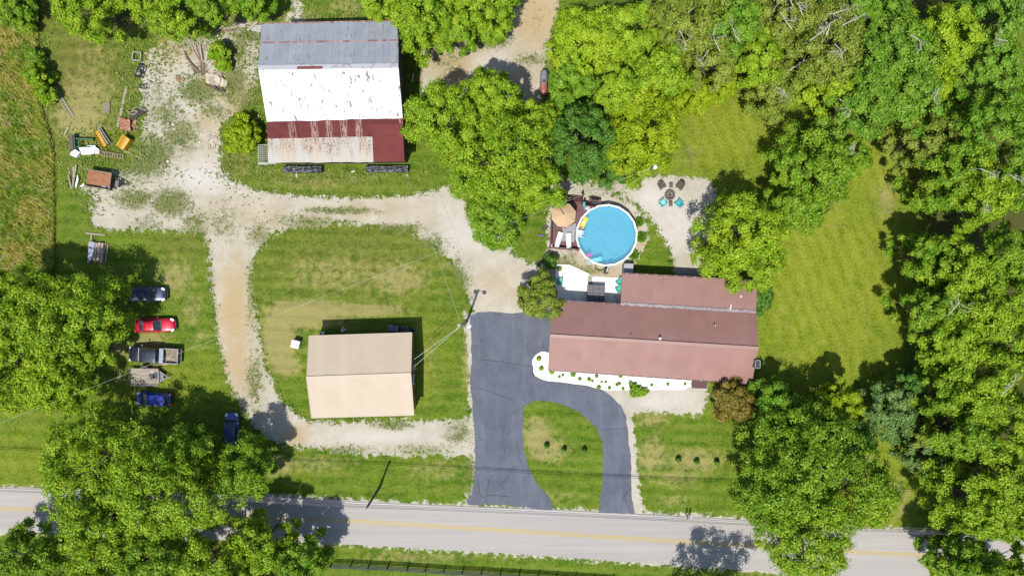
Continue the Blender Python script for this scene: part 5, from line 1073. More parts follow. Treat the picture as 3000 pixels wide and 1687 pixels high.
adirondack('garden_chair', 'turquoise garden chair south-east of the fire pit, facing it', 1988.5, 595.5, R(135), M_teal, 'chairs round the fire pit')
adirondack('garden_chair', 'brown slatted chair north-west of the fire pit', 1938.5, 545, R(-58), M_brn, 'chairs round the fire pit')
adirondack('garden_chair', 'brown rounded wicker chair north-east of the fire pit', 1992, 546, R(-125), M_brn, 'chairs round the fire pit', wicker=True)
for px, py, lb in ((1966.5, 543, 'small brown side table north of the fire pit'), (1965.5, 597.5, 'small brown side table south of the fire pit between the turquoise chairs')):
    c = U(px, py, .4); t = thing('side_table', lb, 'side table', (c.x, c.y, 0)); MB().box((0, 0, .42), (.40, .52, .04)).build('top', worn('brown_table_top', T(112, 96, 90), .7, .25, 8), t)
    for x in (-.16, .16):
        for y in (-.22, .22): MB().bar((x, y, 0), (x, y, .4), .04).build('leg', M_brn, t)
c = U(1963.3, 571.5, .3); t = thing('fire_pit', 'round stone ringed fire pit full of ash on the pale gravel', 'fire pit', (c.x, c.y, 0)); M_st = worn('pit_stone', T(132, 124, 116), .9, .3, 6)
for lvl in range(2):
    for k in range(12): a = 2 * math.pi * (k + .5 * lvl) / 12; MB().box((.52 * math.cos(a), .52 * math.sin(a), .1 + .19 * lvl), (.16, .27, .18), rz=a, taper=.94).build('stone', M_st, t)
MB().lathe((0, 0, .02), [(.45, 0), (.43, .1)], 12).build('ash', worn('ash', (.22, .19, .18, 1), .95, .5, 8), t)
MB().lathe((0, 0, .02), [(.44, 0), (.44, .42), (.41, .42), (.41, .05)], 16).build('liner_ring', M_iron, t)
r = random.Random(11)
for k in range(5): a = r.uniform(0, 3.1); MB().bar((-.25 * math.cos(a), -.25 * math.sin(a), .15 + .03 * k), (.25 * math.cos(a), .25 * math.sin(a), .18 + .03 * k), .07).build('burnt_log', M_gr, t)
# hot tub
hc_ = [U(*q, .95) for q in ((1721, 834), (1773, 836.5), (1771.5, 884), (1719.5, 882))]; cx = sum(q.x for q in hc_) / 4; cy = sum(q.y for q in hc_) / 4
t = thing('hot_tub', 'square hot tub with a grey padded cover on the patio against the house', 'hot tub', (cx, cy, .1), R(-2)); 
def rsq(w_, h_, rd, n=5): return [(sx * (w_ / 2 - rd) + rd * math.cos(a0 + R(90) * i / n), sy * (h_ / 2 - rd) + rd * math.sin(a0 + R(90) * i / n)) for sx, sy, a0 in ((1, 1, 0), (-1, 1, R(90)), (-1, -1, R(180)), (1, -1, R(270))) for i in range(n + 1)]
MB().prism(rsq(2.0, 1.96, .2), 0, .8).build('cabinet', worn('dark_cabinet', (.05, .048, .05, 1), .6, .3, 4), t)
Mcov = worn('grey_vinyl_cover', T(108, 106, 112), .6, .25, 2.2)
for s in (-1, 1): MB().prism([(x, y + s * .5) for x, y in rsq(2.06, .98, .10)], .80, .90).build('cover', Mcov, t, bevel=.03)
for x in (-.35, .35): MB().bar((x, -.9, .915), (x, .9, .915), .05, .012).build('cover_seam', M_blk, t)
for x, y in ((.25, .5), (.25, -.25), (-.7, .55), (.7, .55)): MB().box((x, y, .915), (.16, .08, .03)).build('strap', M_blk, t)
adirondack('garden_chair', 'teal chair by the extension wall, the northern of the pair beside the hot tub', 1815.5, 826, R(140), M_teal2, 'teal chairs on the patio', .1)
adirondack('garden_chair', 'teal chair by the extension wall, the southern of the pair beside the hot tub', 1814, 847, R(125), M_teal2, 'teal chairs on the patio', .1)
adirondack('garden_chair', 'teal chair shaded by the small round tree on the patio\'s west side', 1638, 823, R(95), M_teal2, 'teal chairs on the patio', .1)
# ---------------------------------------------------------------- poles, wires
M_pole = worn('weathered_pole', (.11, .085, .07, 1), .9, .35, 3, stretch=(3, 3, .3)); M_wire = worn('light_wire', (.42, .45, .40, 1), .5); M_wired = worn('dark_wire', (.10, .10, .11, 1), .5)
def pole(label, bx, by, tx, ty, h, cross=False, lamp=None):
    b_ = U(bx, by, 0); tp = U(tx, ty, h); t = thing('utility_pole', label, 'utility pole', (b_.x, b_.y, 0)); d = tp - b_
    MB().tube([(0, 0, -.2), tuple(d)], [.17, .11], 10).build('shaft', M_pole, t)
    if cross: MB().bar(d + Vector((-.12, 1.1, -.5)), d + Vector((.12, -1.1, -.5)), .11, .12).build('crossarm', M_pole, t)
    if lamp:
        e = Vector(lamp); MB().tube([d - up * .5, d + e * .5 - up * .25, d + e - up * .35], .035).build('lamp_arm', M_steel, t); MB().lathe(tuple(d + e - up * .55), [(.24, 0), (.26, .08), (.16, .2), (.08, .3)], 14).build('lamp_head', worn('white_lamp_head', (.78, .78, .8, 1), .3), t)
    return t, tp
p1, t1 = pole('dark bare utility pole leaning out over the north edge of the road', 1112, 1427, 1074, 1487, 7.4)
for s in (.0,): MB().lathe((t1.x - p1.location.x, t1.y - p1.location.y + .1, 6.9), [(.06, 0), (.06, .2), (.02, .24)], 8).build('insulator', M_steel, p1)
p2, t2 = pole('utility pole with a white lamp at the corner of the asphalt drive', 1368, 941, 1352, 953.5, 8.4, lamp=(.78, -.08, 0))
p3, t3 = pole('grey utility pole with a crossarm and round lamp north of the pool', 1866, 519, 1912, 490, 8.9, cross=True, lamp=(.35, .12, 0))
MB().box((t2.x - p2.location.x - .3, t2.y - p2.location.y, 7.9), (.35, .3, .5)).build('service_box', M_steel, p2)
def wire(label, a, b_, sag=.4, r_=.02, mat=None, name='power_line', grp=None, k=24):
    a, b_ = Vector(a), Vector(b_); pts = [a.lerp(b_, i / k) - up * (4 * sag * (i / k) * (1 - i / k)) for i in range(k + 1)]
    o = MB().tube(pts, r_, 5).build(name, mat or M_wire); o = origin(o, (a.x, a.y, a.z)); return tag(o, label, 'cable', grp)
wire('pale service wire from the drive pole down to the garage, the northern of the pair', t2 - up * .3, U(1213.5, 1052, 3.9), .25, .022)
wire('pale service wire from the drive pole down to the garage, the southern of the pair', t2 - up * .7, U(1211.5, 1075, 3.7), .25, .022)
wire('thin pale wire running north-west from the drive pole across the lawn', t2 - up * .2, U(1180, 480, 7.0), .3, .010)
wire('long pale wire crossing the yard from the pool pole to the left edge', t3 - up * .4, U(-60, 1262, 7.6), .9, .009, k=60)
wire('thin wire from the pool pole towards the drive pole', t3 - up * .8, t2 - up * .1, .4, .008)
# road lines: four cables
for i, (dz, dy, lb) in enumerate(((0, 0, 'top cable of the line along the north road edge'), (-.35, .0, 'second cable from the top of the line along the road'), (-.7, .08, 'third cable from the top of the line along the road'), (-1.25, .12, 'lowest cable of the line along the road'))):
    pts = [U(x, y, 7.35) for x, y in ((-420, 1424), (1074, 1487), (2400, 1550.5), (3500, 1605))]; pts = [Vector((p.x, p.y + dy, 7.3 + dz)) for p in pts]; pp_ = []
    for a, b_ in zip(pts[:-1], pts[1:]): pp_ += [a.lerp(b_, j / 12) - up * (2.0 * (j / 12) * (1 - j / 12)) for j in range(12)]
    o = origin(MB().tube(pp_ + [pts[-1]], .022, 5).build('power_line', M_wired), pp_[0]); tag(o, lb, 'cable', 'cables along the road')
# ---------------------------------------------------------------- fence south of the road
tops = [(965, 1662), (1023.6, 1663), (1076, 1666.6), (1132.5, 1668.7), (1191, 1672.6), (1244.6, 1676.4), (1299, 1680), (1353.5, 1682.6), (1410, 1685.5), (1466, 1689)]
while tops[-1][0] < 3300: tops.append((tops[-1][0] + 55.6, tops[-1][1] + 3.3))
left = []
x, y = 965, 1662
while x > -60: x -= 56; y -= 2.0 + (0 if x > 700 else .6); left.append((x, y))
tops = left[::-1] + tops; tops = [q for q in tops if q[0] < 1800]; FHt = 1.35
M_fblk = worn('black_fence_paint', (.012, .013, .012, 1), .6, .3, 4); f0 = U(*tops[0], FHt); fence = thing('board_fence', 'black four rail board fence along the south verge of the road', 'fence', (f0.x, f0.y, 0))
TP = [U(*q, FHt) for q in tops]
for q in TP: MB().bar((q.x, q.y, 0), (q.x, q.y, FHt), .13).build('post', M_fblk, fence, True)
for hz in (.25, .58, .91, 1.24):
    b = MB()
    for a, c_ in zip(TP[:-1], TP[1:]): b.bar((a.x, a.y - .08, hz), (c_.x, c_.y - .08, hz), .05, .14)
    b.build('rail', M_fblk, fence, True)
# mailboxes
for px, py, lb, cl in ((2008, 1503, 'black mailbox on a post at the roadside, the western of two', (.02, .02, .022, 1)), (2018, 1503, 'pale mailbox on a post at the roadside, the eastern of two', (.45, .46, .48, 1))):
    c = U(px, py, 0); t = thing('mailbox', lb, 'mailbox', (c.x, c.y, 0), R(-3)); MB().bar((0, 0, 0), (0, 0, 1.0), .10).build('post', M_pole, t); m = worn('mailbox_metal', cl, .4)
    MB().grid(lambda u, v: (-.09 * math.cos(math.pi * v) , -.30 + .52 * u, 1.06 + .10 * math.sin(math.pi * v) ** .7), 1, 8).add([(-.09, -.3, 1.0), (.09, -.3, 1.0), (.09, .22, 1.0), (-.09, .22, 1.0), (-.09, -.3, 1.07), (.09, -.3, 1.07), (.09, .22, 1.07), (-.09, .22, 1.07)], [(3, 2, 1, 0), (0, 1, 5, 4), (1, 2, 6, 5), (2, 3, 7, 6), (3, 0, 4, 7)]).build('box', m, t)
    MB().box((.11, .1, 1.16), (.012, .03, .12)).build('flag', M_lampr, t)
# ---------------------------------------------------------------- garage surroundings
M_bin = worn('dark_grey_bin', (.07, .075, .09, 1), .5, .2, 4)
for px, py, lb in ((1144, 960, 'wheeled bin behind the garage, westernmost of three'), (1160.7, 963, 'wheeled bin behind the garage, middle of three')):
    c = U(px, py, .9); t = thing('wheeled_bin', lb, 'bin', (c.x, c.y, 0), R(2), 'bins behind the garage'); MB().box((0, 0, .5), (.58, .66, .95), taper=1.08).build('body', M_bin, t, bevel=.03); MB().box((0, .02, 1.02), (.66, .76, .07)).build('lid', worn('bin_lid', (.12, .13, .16, 1), .6), t, bevel=.02)
    for s in (-1, 1): MB().lathe((s * .28, .34, .12), [(.12, -.04), (.12, .04)], 12, 'x').build('wheel', M_tyre, t)
c = U(1186, 963.5, .9); t = thing('wheeled_bin', 'wider dark bin with a lumpy lid behind the garage, beside the tyre', 'bin', (c.x, c.y, 0), R(2), 'bins behind the garage'); MB().box((0, 0, .45), (.86, .62, .9), taper=1.05).build('body', M_bin, t, bevel=.03); MB().box((0, 0, .94), (.92, .7, .06)).build('lid', M_bin, t, bevel=.02); MB().box((-.1, .05, 1.0), (.5, .3, .08)).build('rubbish_bag', M_blk, t, bevel=.03)
c = U(1209, 970, .1); o = MB().lathe((0, 0, .12), [(.2, -.1), (.34, -.12), (.4, 0), (.34, .12), (.2, .1), (.2, -.1)], 20).build('tyre', worn('grey_tyre', (.07, .08, .1, 1), .8)); o.location = (c.x, c.y, 0); tag(o, 'tyre lying at the garage\'s north-east corner', 'tyre')
solo('white_box', [(940, 973), (948, 970.5), (950, 977), (942.5, 980)], 0, .35, worn('white_box', (.6, .66, .72, 1), .5), 'small white box at the garage\'s north-west corner', 'box')
for px, py, a, lb in ((1002.5, 964, 1.2, 'white scrap behind the garage, the more upright of two'), (1008, 967.5, .6, 'white scrap behind the garage, the flatter of two')): c = U(px, py, .1); o = MB().box((0, 0, .08), (.55, .17, .1)).build('white_scrap', worn('white_scrap', (.6, .62, .6, 1), .6), bevel=.04); o.location = (c.x, c.y, 0); o.rotation_euler = (0, 0, a); tag(o, lb, 'scrap')
c = U(864.5, 1008.5, .9); t = thing('washing_machine', 'white discarded appliance with open black holes standing west of the garage', 'appliance', (c.x, c.y, 0), R(-14)); MB().box((0, 0, .45), (.95, .90, .9)).build('cabinet', worn('white_enamel', (.74, .73, .71, 1), .4, .1, 3), t, bevel=.02)
for x, y, r_ in ((.28, -.08, .07), (.29, -.3, .07)): MB().lathe((x, y, .9), [(r_, 0), (r_, .012)], 12).build('burner_hole', M_blk, t)
for a, b_ in (((-.42, .02), (-.05, .0)), ((-.05, 0), (.08, -.25)), ((.05, .1), (.2, -.2))): MB().bar((a[0], a[1], .915), (b_[0], b_[1], .915), .05, .02).build('tube_trim', M_blk, t)
MB().box((0, .49, .5), (.8, .1, .7)).build('back_panel', M_iron, t)
# propane tank
c = U(1593, 241, .9); t = thing('propane_tank', 'long horizontal tank, grey with a rust red end, under the trees north-east of the barn', 'tank', (c.x, c.y, 0), R(88))
n = NT('rusting_tank'); sp = n.N('SeparateXYZ'); n.L(n.coord(), sp.inputs[0]); cc = n.mix(n.ramp(n.math('ADD', sp.outputs[0], n.ramp(n.noise(n.coord(), 2, 4), .3, .7, -.4, .4)), -.6, .0), T(190, 110, 100), T(140, 146, 160)); n.out(n.mix(n.ramp(n.noise(n.coord(), 3, 6, .7), .5, .65, 0, .7), cc, (.10, .05, .04, 1)), .5)
MB().lathe((0, 0, .85), [(.05, -1.5), (.28, -1.42), (.42, -1.2), (.45, -1.0), (.45, 1.0), (.42, 1.2), (.28, 1.42), (.05, 1.5)], 24, 'x').build('shell', n.m, t, smooth=True)
for x in (-.8, .8): MB().box((x, 0, .25), (.2, .8, .5)).build('saddle', M_iron, t)
MB().lathe((0, 0, 1.28), [(.16, 0), (.16, .12), (.1, .18)], 14).build('valve_dome', M_iron, t)
# ---------------------------------------------------------------- junk yard
JZ = lambda l: [(180 + a / 6.588, 360 + b / 6.588) for a, b in l]
def JU(x, y, h): return U(180 + x / 6.588, 360 + y / 6.588, h)
def jthing(name, label, cat, x, y): q = JU(x, y, 0); return thing(name, label, cat, (q.x, q.y, 0))
M_grn = worn('green_machine_paint', T(40, 120, 70), .6, .3, 3, c2=T(90, 80, 60)); M_yl = worn('yellow_machine_paint', T(232, 176, 20), .5, .2, 3, c2=T(206, 140, 30)); M_wsh = worn('white_sheet_metal', (.78, .78, .78, 1), .4, .08, 2); M_board = worn('grey_board', T(186, 172, 148), .9, .3, 5, stretch=(1, 1, 1)); M_red = worn('pale_red_fibreglass', T(206, 128, 112), .6, .15, 5); M_alum = worn('silver_ladder', T(204, 200, 190), .4, .15, 5)
t = jthing('seed_hopper', 'old green farm machine with a brown box and green arms', 'farm machine', 200, 350)
pq = [JU(*q, .9) for q in ((137, 236), (212, 228), (225, 500), (160, 545))]; MB().prism([(q.x, q.y) for q in pq], .35, .9).build('box', worn('brown_box_lid', T(112, 92, 88), .7, .3, 4), t, True); pq = [JU(*q, .8) for q in ((214, 228), (245, 226), (265, 490), (228, 495))]; MB().prism([(q.x, q.y) for q in pq], .3, .8).build('side_panel', M_grn, t, True)
for a, b_, w_ in (((270, 308), (615, 318), .16), ((335, 300), (340, 465), .14), ((290, 465), (560, 466), .1), ((300, 385), (370, 385), .1)): MB().bar(JU(*a, .6), JU(*b_, .6), w_).build('arm', M_grn, t, True)
MB().bar(JU(600, 318, .6), JU(602, 322, 0), .12).build('leg', M_grn, t, True); MB().bar(JU(340, 310, .6), JU(340, 312, 0), .12).build('leg', M_grn, t, True)
t = jthing('sheet_metal_pile', 'white bent sheet metal lying under the end of the red ladder', 'sheet metal', 540, 550)
for k, pts in enumerate(([(325, 480), (620, 458), (560, 612), (392, 614)], [(540, 470), (620, 450), (735, 520), (720, 600), (560, 608)], [(560, 455), (620, 440), (700, 490), (640, 540)])):
    pq = [JU(*q, .3) for q in pts]; MB().prism([(q.x, q.y) for q in pq], .22 + .08 * k, .25 + .08 * k).build('sheet', M_wsh, t, True)
for k in range(5): MB().box(tuple(JU(560 + 30 * k, 470 + 10 * (k % 2), 0))[:2] + (.45,), (.3, .2, .16), rz=k).build('crumple', M_wsh, t, True, bevel=.04)
solo('white_box', JZ([(240, 500), (350, 567), (280, 673), (157, 609)]), .0, .5, M_wsh, 'square white box beside the brown box of the green machine', 'box')
def ladder(label, a, b_, w_, mat, rungs, z=.12):
    a, b_ = Vector(a), Vector(b_); d = (b_ - a); L = d.length; t = thing('ladder', label, 'ladder', (a.x, a.y, 0), math.atan2(d.y, d.x))
    for s in (-1, 1): MB().bar((0, s * w_ / 2, z), (L, s * w_ / 2, z), .05, .08).build('side_rail', mat, t)
    for k in range(rungs): MB().bar(((k + .5) * L / rungs, -w_ / 2, z), ((k + .5) * L / rungs, w_ / 2, z), .05).build('rung', M_alum, t)
    return t
l = ladder('pale red fibreglass ladder lying from the white sheet metal towards the gravel', JU(620, 560, .3), JU(1235, 668, .1), .46, M_red, 12, .38); l['label'] = l['label']
ladder('silver ladder lying on the grass below the bright bushes', U(157.5, 257, .1), U(212, 342, .1), .44, M_alum, 12)
t = jthing('tined_implement', 'yellow implement with a row of curved teeth beside two grey beams', 'farm implement', 770, 330)
a, b_ = JU(690, 160, .45), JU(850, 450, .45); MB().bar(a, b_, .36, .14).build('beam', M_yl, t, True)
for k in range(7): q = a.lerp(b_, (k + .3) / 7); d = Vector((-.36, -.16, 0)); MB().tube([q, q + d + up * .15, q + d * 1.7 - up * .4], .04).build('tooth', M_yl, t, True)
a, b_ = JU(722, 105, .35), JU(905, 410, .35); MB().bar(a, b_, .16, .3).build('frame_bar', M_board, t, True); a, b_ = JU(755, 92, .3), JU(950, 390, .3); MB().bar(a, b_, .09, .2).build('frame_bar', M_steel, t, True)
t = jthing('yellow_hopper', 'bright yellow metal hopper with a folded ridge, standing on the weeds', 'hopper', 1190, 370)
P4 = [JU(*q, .9) for q in ((1182, 212), (1322, 325), (1190, 524), (1052, 432))]; e0_, e1_ = lp(P4[0], P4[1], .55), lp(P4[3], P4[2], .62)
m = MB(); gq = [Vector((q.x, q.y, .15)) for q in P4]; v = P4 + gq + [e0_ + up * .12, e1_ + up * .12]; m.add(v, [(0, 8, 9, 3), (8, 1, 2, 9), (0, 4, 5, 1, 8), (1, 5, 6, 2), (2, 6, 7, 3, 9), (3, 7, 4, 0)]); m.build('body', M_yl, t, True)
MB().bar(lp(P4[0], P4[1], .3) + up * .12, lp(P4[3], P4[2], .35) + up * .12, .04).build('seam', worn('amber_seam', T(180, 120, 20), .6), t, True); MB().bar(e0_ + up * .14, e1_ + up * .14, .06, .03).build('seam', worn('ochre_seam', T(186, 130, 20), .6), t, True)
for q in gq: MB().bar((q.x, q.y, 0), (q.x, q.y, .2), .08).build('foot', M_iron, t, True)
def stick(name, label, a, b_, w_, mat, cat, z=.06, grp=None, th=.05): o = MB().bar(Vector((a.x, a.y, z)), Vector((b_.x, b_.y, z)), w_, th).build(name, mat); o = origin(o, (a.x, a.y, 0)); return tag(o, label, cat, grp)
stick('metal_pole', 'thin pale pole lying from the yellow hopper onto the gravel', JU(1200, 520, 0), JU(1520, 682, 0), .07, M_alum, 'pole')
stick('metal_pipe', 'grey pipe with a rusty upper half beside the green machine', JU(140, 90, 0), JU(65, 225, 0), .12, M_alum, 'pipe'); stick('rusty_bar', 'rusty bar continuing the grey pipe near the green machine', JU(188, 8, 0), JU(140, 90, 0), .09, M_rust, 'bar')
for k, (a, b_) in enumerate((((135, 865), (225, 1280)), ((235, 850), (245, 1180)), ((262, 850), (232, 1270)), ((305, 812), (238, 1240)), ((160, 1020), (220, 1275)))): stick('board', 'long weathered board in the heap west of the rusty box trailer', JU(*a, 0), JU(*b_, 0), .16, M_board, 'board', .05 + .05 * k, 'boards west of the box trailer')
o = MB().tube([JU(308, 1015, .3), JU(318, 1080, .35), JU(290, 1180, .25), JU(275, 1245, .15)], [.06, .12, .12, .08], 8).build('plastic_piece', M_wsh); c = JU(290, 1150, 0); origin(o, c); tag(o, 'curved white plastic strip beside the heap of boards', 'plastic piece')
o = MB().tube([JU(365, 1225, .2), JU(410, 1215, .25), JU(435, 1175, .3)], [.06, .15, .08], 8).build('plastic_piece', M_wsh); c = JU(400, 1205, 0); origin(o, c); tag(o, 'white crescent shaped plastic piece near the box trailer', 'plastic piece')
TZ = lambda x, y: (x / 3.22, y / 3.22)
def t0(x, y, h=0): return U(x / 3.22, y / 3.22, h)
stick('board', 'long pale grey board lying north-south beside the brick stacks', t0(1198, 815), t0(1112, 1200), .34, M_board, 'board')
solo('pallet_board', [TZ(968, 965), TZ(1036, 966), TZ(1034, 1070), TZ(966, 1062)], .02, .16, worn('weathered_panel', T(158, 146, 124), .9, .3, 5), 'square weathered panel with holes, on grass west of the long grey board', 'panel')
t = thing('square_frame', 'pale square frame lying at the weedy edge of the yard, north-west', 'frame', t0(1295, 533)); q4 = [t0(1258, 492, .3), t0(1333, 500, .3), t0(1328, 574, .3), t0(1250, 568, .3)]
for i in range(4): MB().bar(q4[i], q4[(i + 1) % 4], .10, .25).build('side', worn('pale_frame_%d' % i, T(196, 196, 180), .8), t, True)
t = thing('metal_cart', 'black upturned metal frame south of the pale square frame', 'scrap frame', t0(1310, 680))
for a, b_ in (((1320, 605), (1270, 735)), ((1358, 640), (1325, 735)), ((1320, 605), (1358, 640)), ((1290, 670), (1340, 690)), ((1275, 720), (1325, 735))): MB().bar(t0(*a, .5), t0(*b_, .5), .14).build('bar', M_blk, t, True)
MB().bar(t0(1320, 605, .5), t0(1320, 605, 0), .08).build('leg', M_blk, t, True); MB().bar(t0(1275, 725, .5), t0(1275, 725, 0), .08).build('leg', M_blk, t, True); MB().box(t0(1300, 685, .5), (.5, .5, .12)).build('plate', M_steel, t, True)
t = thing('wire_frame', 'black wire rack with a long pale pole, in weeds east of the long board', 'rack', t0(1345, 850))
for a, b_ in (((1312, 795), (1388, 800)), ((1310, 835), (1388, 838)), ((1312, 795), (1310, 835)), ((1388, 800), (1388, 838)), ((1335, 797), (1332, 837)), ((1362, 797), (1362, 838))): MB().bar(t0(*a, .4), t0(*b_, .4), .06).build('bar', M_blk, t, True)
MB().bar(t0(1358, 820, .42), t0(1354, 968, .1), .05).build('long_pole', M_steel, t, True)
t = thing('black_grate', 'black slatted sheet on a scrap pile above the bricks', 'grate', t0(1300, 1080)); pq = [t0(1215, 1088, .3), t0(1300, 1040, .35), t0(1390, 1050, .3), t0(1252, 1138, .2)]; MB().prism([(q.x, q.y) for q in pq], .18, .24).build('sheet', M_blk, t, True)
for k in range(6): a, b_ = lp(pq[0], pq[3], k / 6), lp(pq[1], pq[2], k / 6); MB().bar(a + up * .02, b_ + up * .0, .05, .06).build('slat', M_iron, t, True)
MB().bar(t0(1285, 1005, .5), t0(1380, 1048, .3), .06).build('pale_strip', M_steel, t, True)
r = random.Random(21)
for k in range(8): a = t0(1225 + r.uniform(0, 70), 1045 + r.uniform(-10, 50), .35); e = a + Vector((r.uniform(-.6, .6), r.uniform(-.6, .6), .05)); stick('scrap_wood', 'short scrap of pale wood on the black grate pile', a, e, .09, M_board, 'scrap wood', .3 + .02 * k, 'scrap wood on the grate pile')
# bricks
M_brick = worn('red_brick', T(196, 130, 100), .9, .25, 8); M_brick2 = worn('pale_brick', T(212, 176, 144), .9, .25, 8)
for cxz, lb, y0, y1 in ((1155, 'neat stack of red bricks, the western of two by the long board', 1115, 1222), (1203, 'neat stack of red bricks, the eastern of two by the long board', 1125, 1232)):
    a, b_ = t0(cxz, y0, .5), t0(cxz, y1, .5); c = a.lerp(b_, .5); t = thing('brick_stack', lb, 'brick stack', (c.x, c.y, 0), R(2), 'stacks of bricks'); L = (a - b_).length; q = .0
    for k in range(12):
        for s in (-1, 1):
            for lv in range(3): MB().box((s * .15 + r.uniform(-.02, .02), -L / 2 + L * (k + .5) / 12, .08 + .17 * lv), (.28, L / 12 * .9, .15), rz=r.uniform(-.05, .05)).build('brick', M_brick if r.random() < .8 else M_brick2, t)
def scatter(name, n_, cx_, cy_, rx, ry, sz, mats, label, cat, group, zt=0.1, seed=1, conv=t0, flatn=.5):
    r = random.Random(seed); protos = []
    for k in range(min(6, n_)):
        s = r.uniform(.7, 1.2) * sz; b = MB(); pts = [(s * .5 * math.cos(6.283 * i / 7) * r.uniform(.7, 1.2), s * .5 * math.sin(6.283 * i / 7) * r.uniform(.6, 1)) for i in range(7)] if cat != 'brick' else [(-s * .5, -s * .25), (s * .5, -s * .25), (s * .5, s * .25), (-s * .5, s * .25)]
        b.prism(pts, 0, s * flatn); o = b.build(name, r.choice(mats), bevel=.02 if cat != 'brick' else 0); protos.append(o)
    for k in range(n_):
        o = protos[k] if k < len(protos) else protos[k % len(protos)].copy()
        if k >= len(protos): col.objects.link(o)
        a, q = r.uniform(0, 6.28), math.sqrt(r.uniform(0, 1)); p = conv(cx_ + rx * q * math.cos(a), cy_ + ry * q * math.sin(a)); o.location = (p.x, p.y, max(0, zt * (1 - q) * r.uniform(.5, 1))); o.rotation_euler = (r.uniform(-.3, .3), r.uniform(-.3, .3), r.uniform(0, 6.28)); tag(o, label, cat, group)
scatter('brick', 34, 1272, 1180, 42, 62, .22, [M_brick, M_brick2], 'loose brick tumbled beside the eastern brick stack', 'brick', 'loose bricks by the stacks', .2, 2)
scatter('brick', 22, 1700, 745, 50, 34, .22, [M_brick, M_brick2], 'loose brick in the weedy heap left of the fanned timbers', 'brick', 'loose bricks in the weedy heap', .25, 3)
M_rub = worn('broken_concrete', T(222, 210, 184), .95, .2, 4); M_rub2 = worn('grey_rubble', T(196, 186, 164), .95, .2, 4)
scatter('rubble_slab', 30, 2045, 760, 95, 62, .85, [M_rub, M_rub2], 'slab of pale broken concrete in the rubble heap west of the barn', 'rubble', 'broken concrete slabs', .5, 4, flatn=.16)
scatter('stone', 30, 2000, 1330, 52, 75, .5, [M_rub, M_rub2], 'pale flat stone along the gravel edge west of the round bush', 'stone', 'stones by the round bush', .05, 5, flatn=.25)
scatter('stone', 16, 2065, 1620, 40, 90, .34, [M_rub, M_rub2], 'pale stone where the gravel bends below the round bush', 'stone', 'stones at the gravel bend', .02, 6, flatn=.3)
M_tim = worn('silvered_timber', T(214, 196, 174), .9, .3, 5, stretch=(1, 1, 1)); M_tim2 = worn('brown_timber', T(150, 128, 108), .9, .3, 5)
r = random.Random(31)
for k in range(20):
    f = k / 19; a = t0(1812 + 85 * f + r.uniform(-6, 6), 420 + 30 * (1 - f) + r.uniform(-25, 25)); b_ = t0(1885 + 30 * f + r.uniform(-8, 8), 590 + r.uniform(-30, 30)); stick('timber', 'long silvered timber in the fan shaped pile', a, b_, r.uniform(.07, .14), r.choice([M_tim, M_tim, M_tim2]), 'timber', .08 + .03 * (k % 5), 'timbers in the fan shaped pile', .06)
for k in range(14): x = 1872 + 4.6 * k; a = t0(x + r.uniform(-2, 2), 598 + r.uniform(-10, 10)); b_ = t0(x + 8 + r.uniform(-5, 5), 722 + r.uniform(-14, 10)); stick('timber', 'shorter grey timber in the row at the foot of the fan shaped pile', a, b_, .09, r.choice([M_tim, M_tim2]), 'timber', .06 + .03 * (k % 3), 'short grey timbers', .06)
for k in range(6): a = t0(1738 + 5 * k, 478 + 16 * k); b_ = t0(1840 + 14 * k * .8, 690 + r.uniform(-14, 14)); stick('timber', 'dark timber slanting across the west side of the fan shaped pile', a, b_, .12, M_tim2, 'timber', .1 + .03 * k, 'slanting dark timbers', .07)
for k in range(8): a = t0(1940 + 18 * k, 800 + 4 * k + r.uniform(-12, 12)); e = t0(2075 + 8 * k, 880 + r.uniform(-14, 14)); stick('branch', 'brown branch lying across the rubble heap', a, e, .08, M_tim2, 'branch', .45, 'branches on the rubble heap', .07)
solo('cinder_block', [TZ(1795, 675), TZ(1824, 670), TZ(1830, 690), TZ(1800, 695)], .05, .27, M_rub, 'cinder block between the brick heap and timbers', 'cinder block')
solo('brown_crate', [TZ(2018, 548), TZ(2052, 535), TZ(2076, 600), TZ(2005, 610)], .02, .35, worn('terracotta_brown', T(186, 128, 100), .9, .25, 5), 'reddish brown crate half hidden behind the bush by the timbers', 'crate')
for k, (pts, lb) in enumerate(((((2235, 210), (2320, 228), (2310, 262), (2240, 246)), 'pale corrugated sheet at the barn\'s north-west, the far one'), (((2372, 235), (2470, 238), (2458, 308), (2366, 290)), 'pale corrugated sheet touching the barn\'s north-west corner'))): solo('corrugated_sheet', [TZ(*q) for q in pts], .2, .24, M_bgrey if False else M_alum, lb, 'metal sheet')
for k in range(16): a = t0(2020 + r.uniform(0, 260), 250 + r.uniform(-40, 60)); e = a + Vector((r.uniform(1.2, 2.2), r.uniform(-.3, .9), 0)); stick('branch', 'bare stick in the brush pile at the barn\'s north-west', a, e, .06, r.choice([M_tim, M_tim2]), 'stick', .1 + .03 * (k % 5), 'sticks in the brush pile', .05)
stick('board', 'long grey board in the brush pile, reaching the barn corner', t0(2345, 300), t0(2440, 215), .22, M_tim, 'board', .35); stick('board', 'pale board at the west end of the brush pile', t0(2050, 300), t0(2130, 252), .2, M_board, 'board', .3)
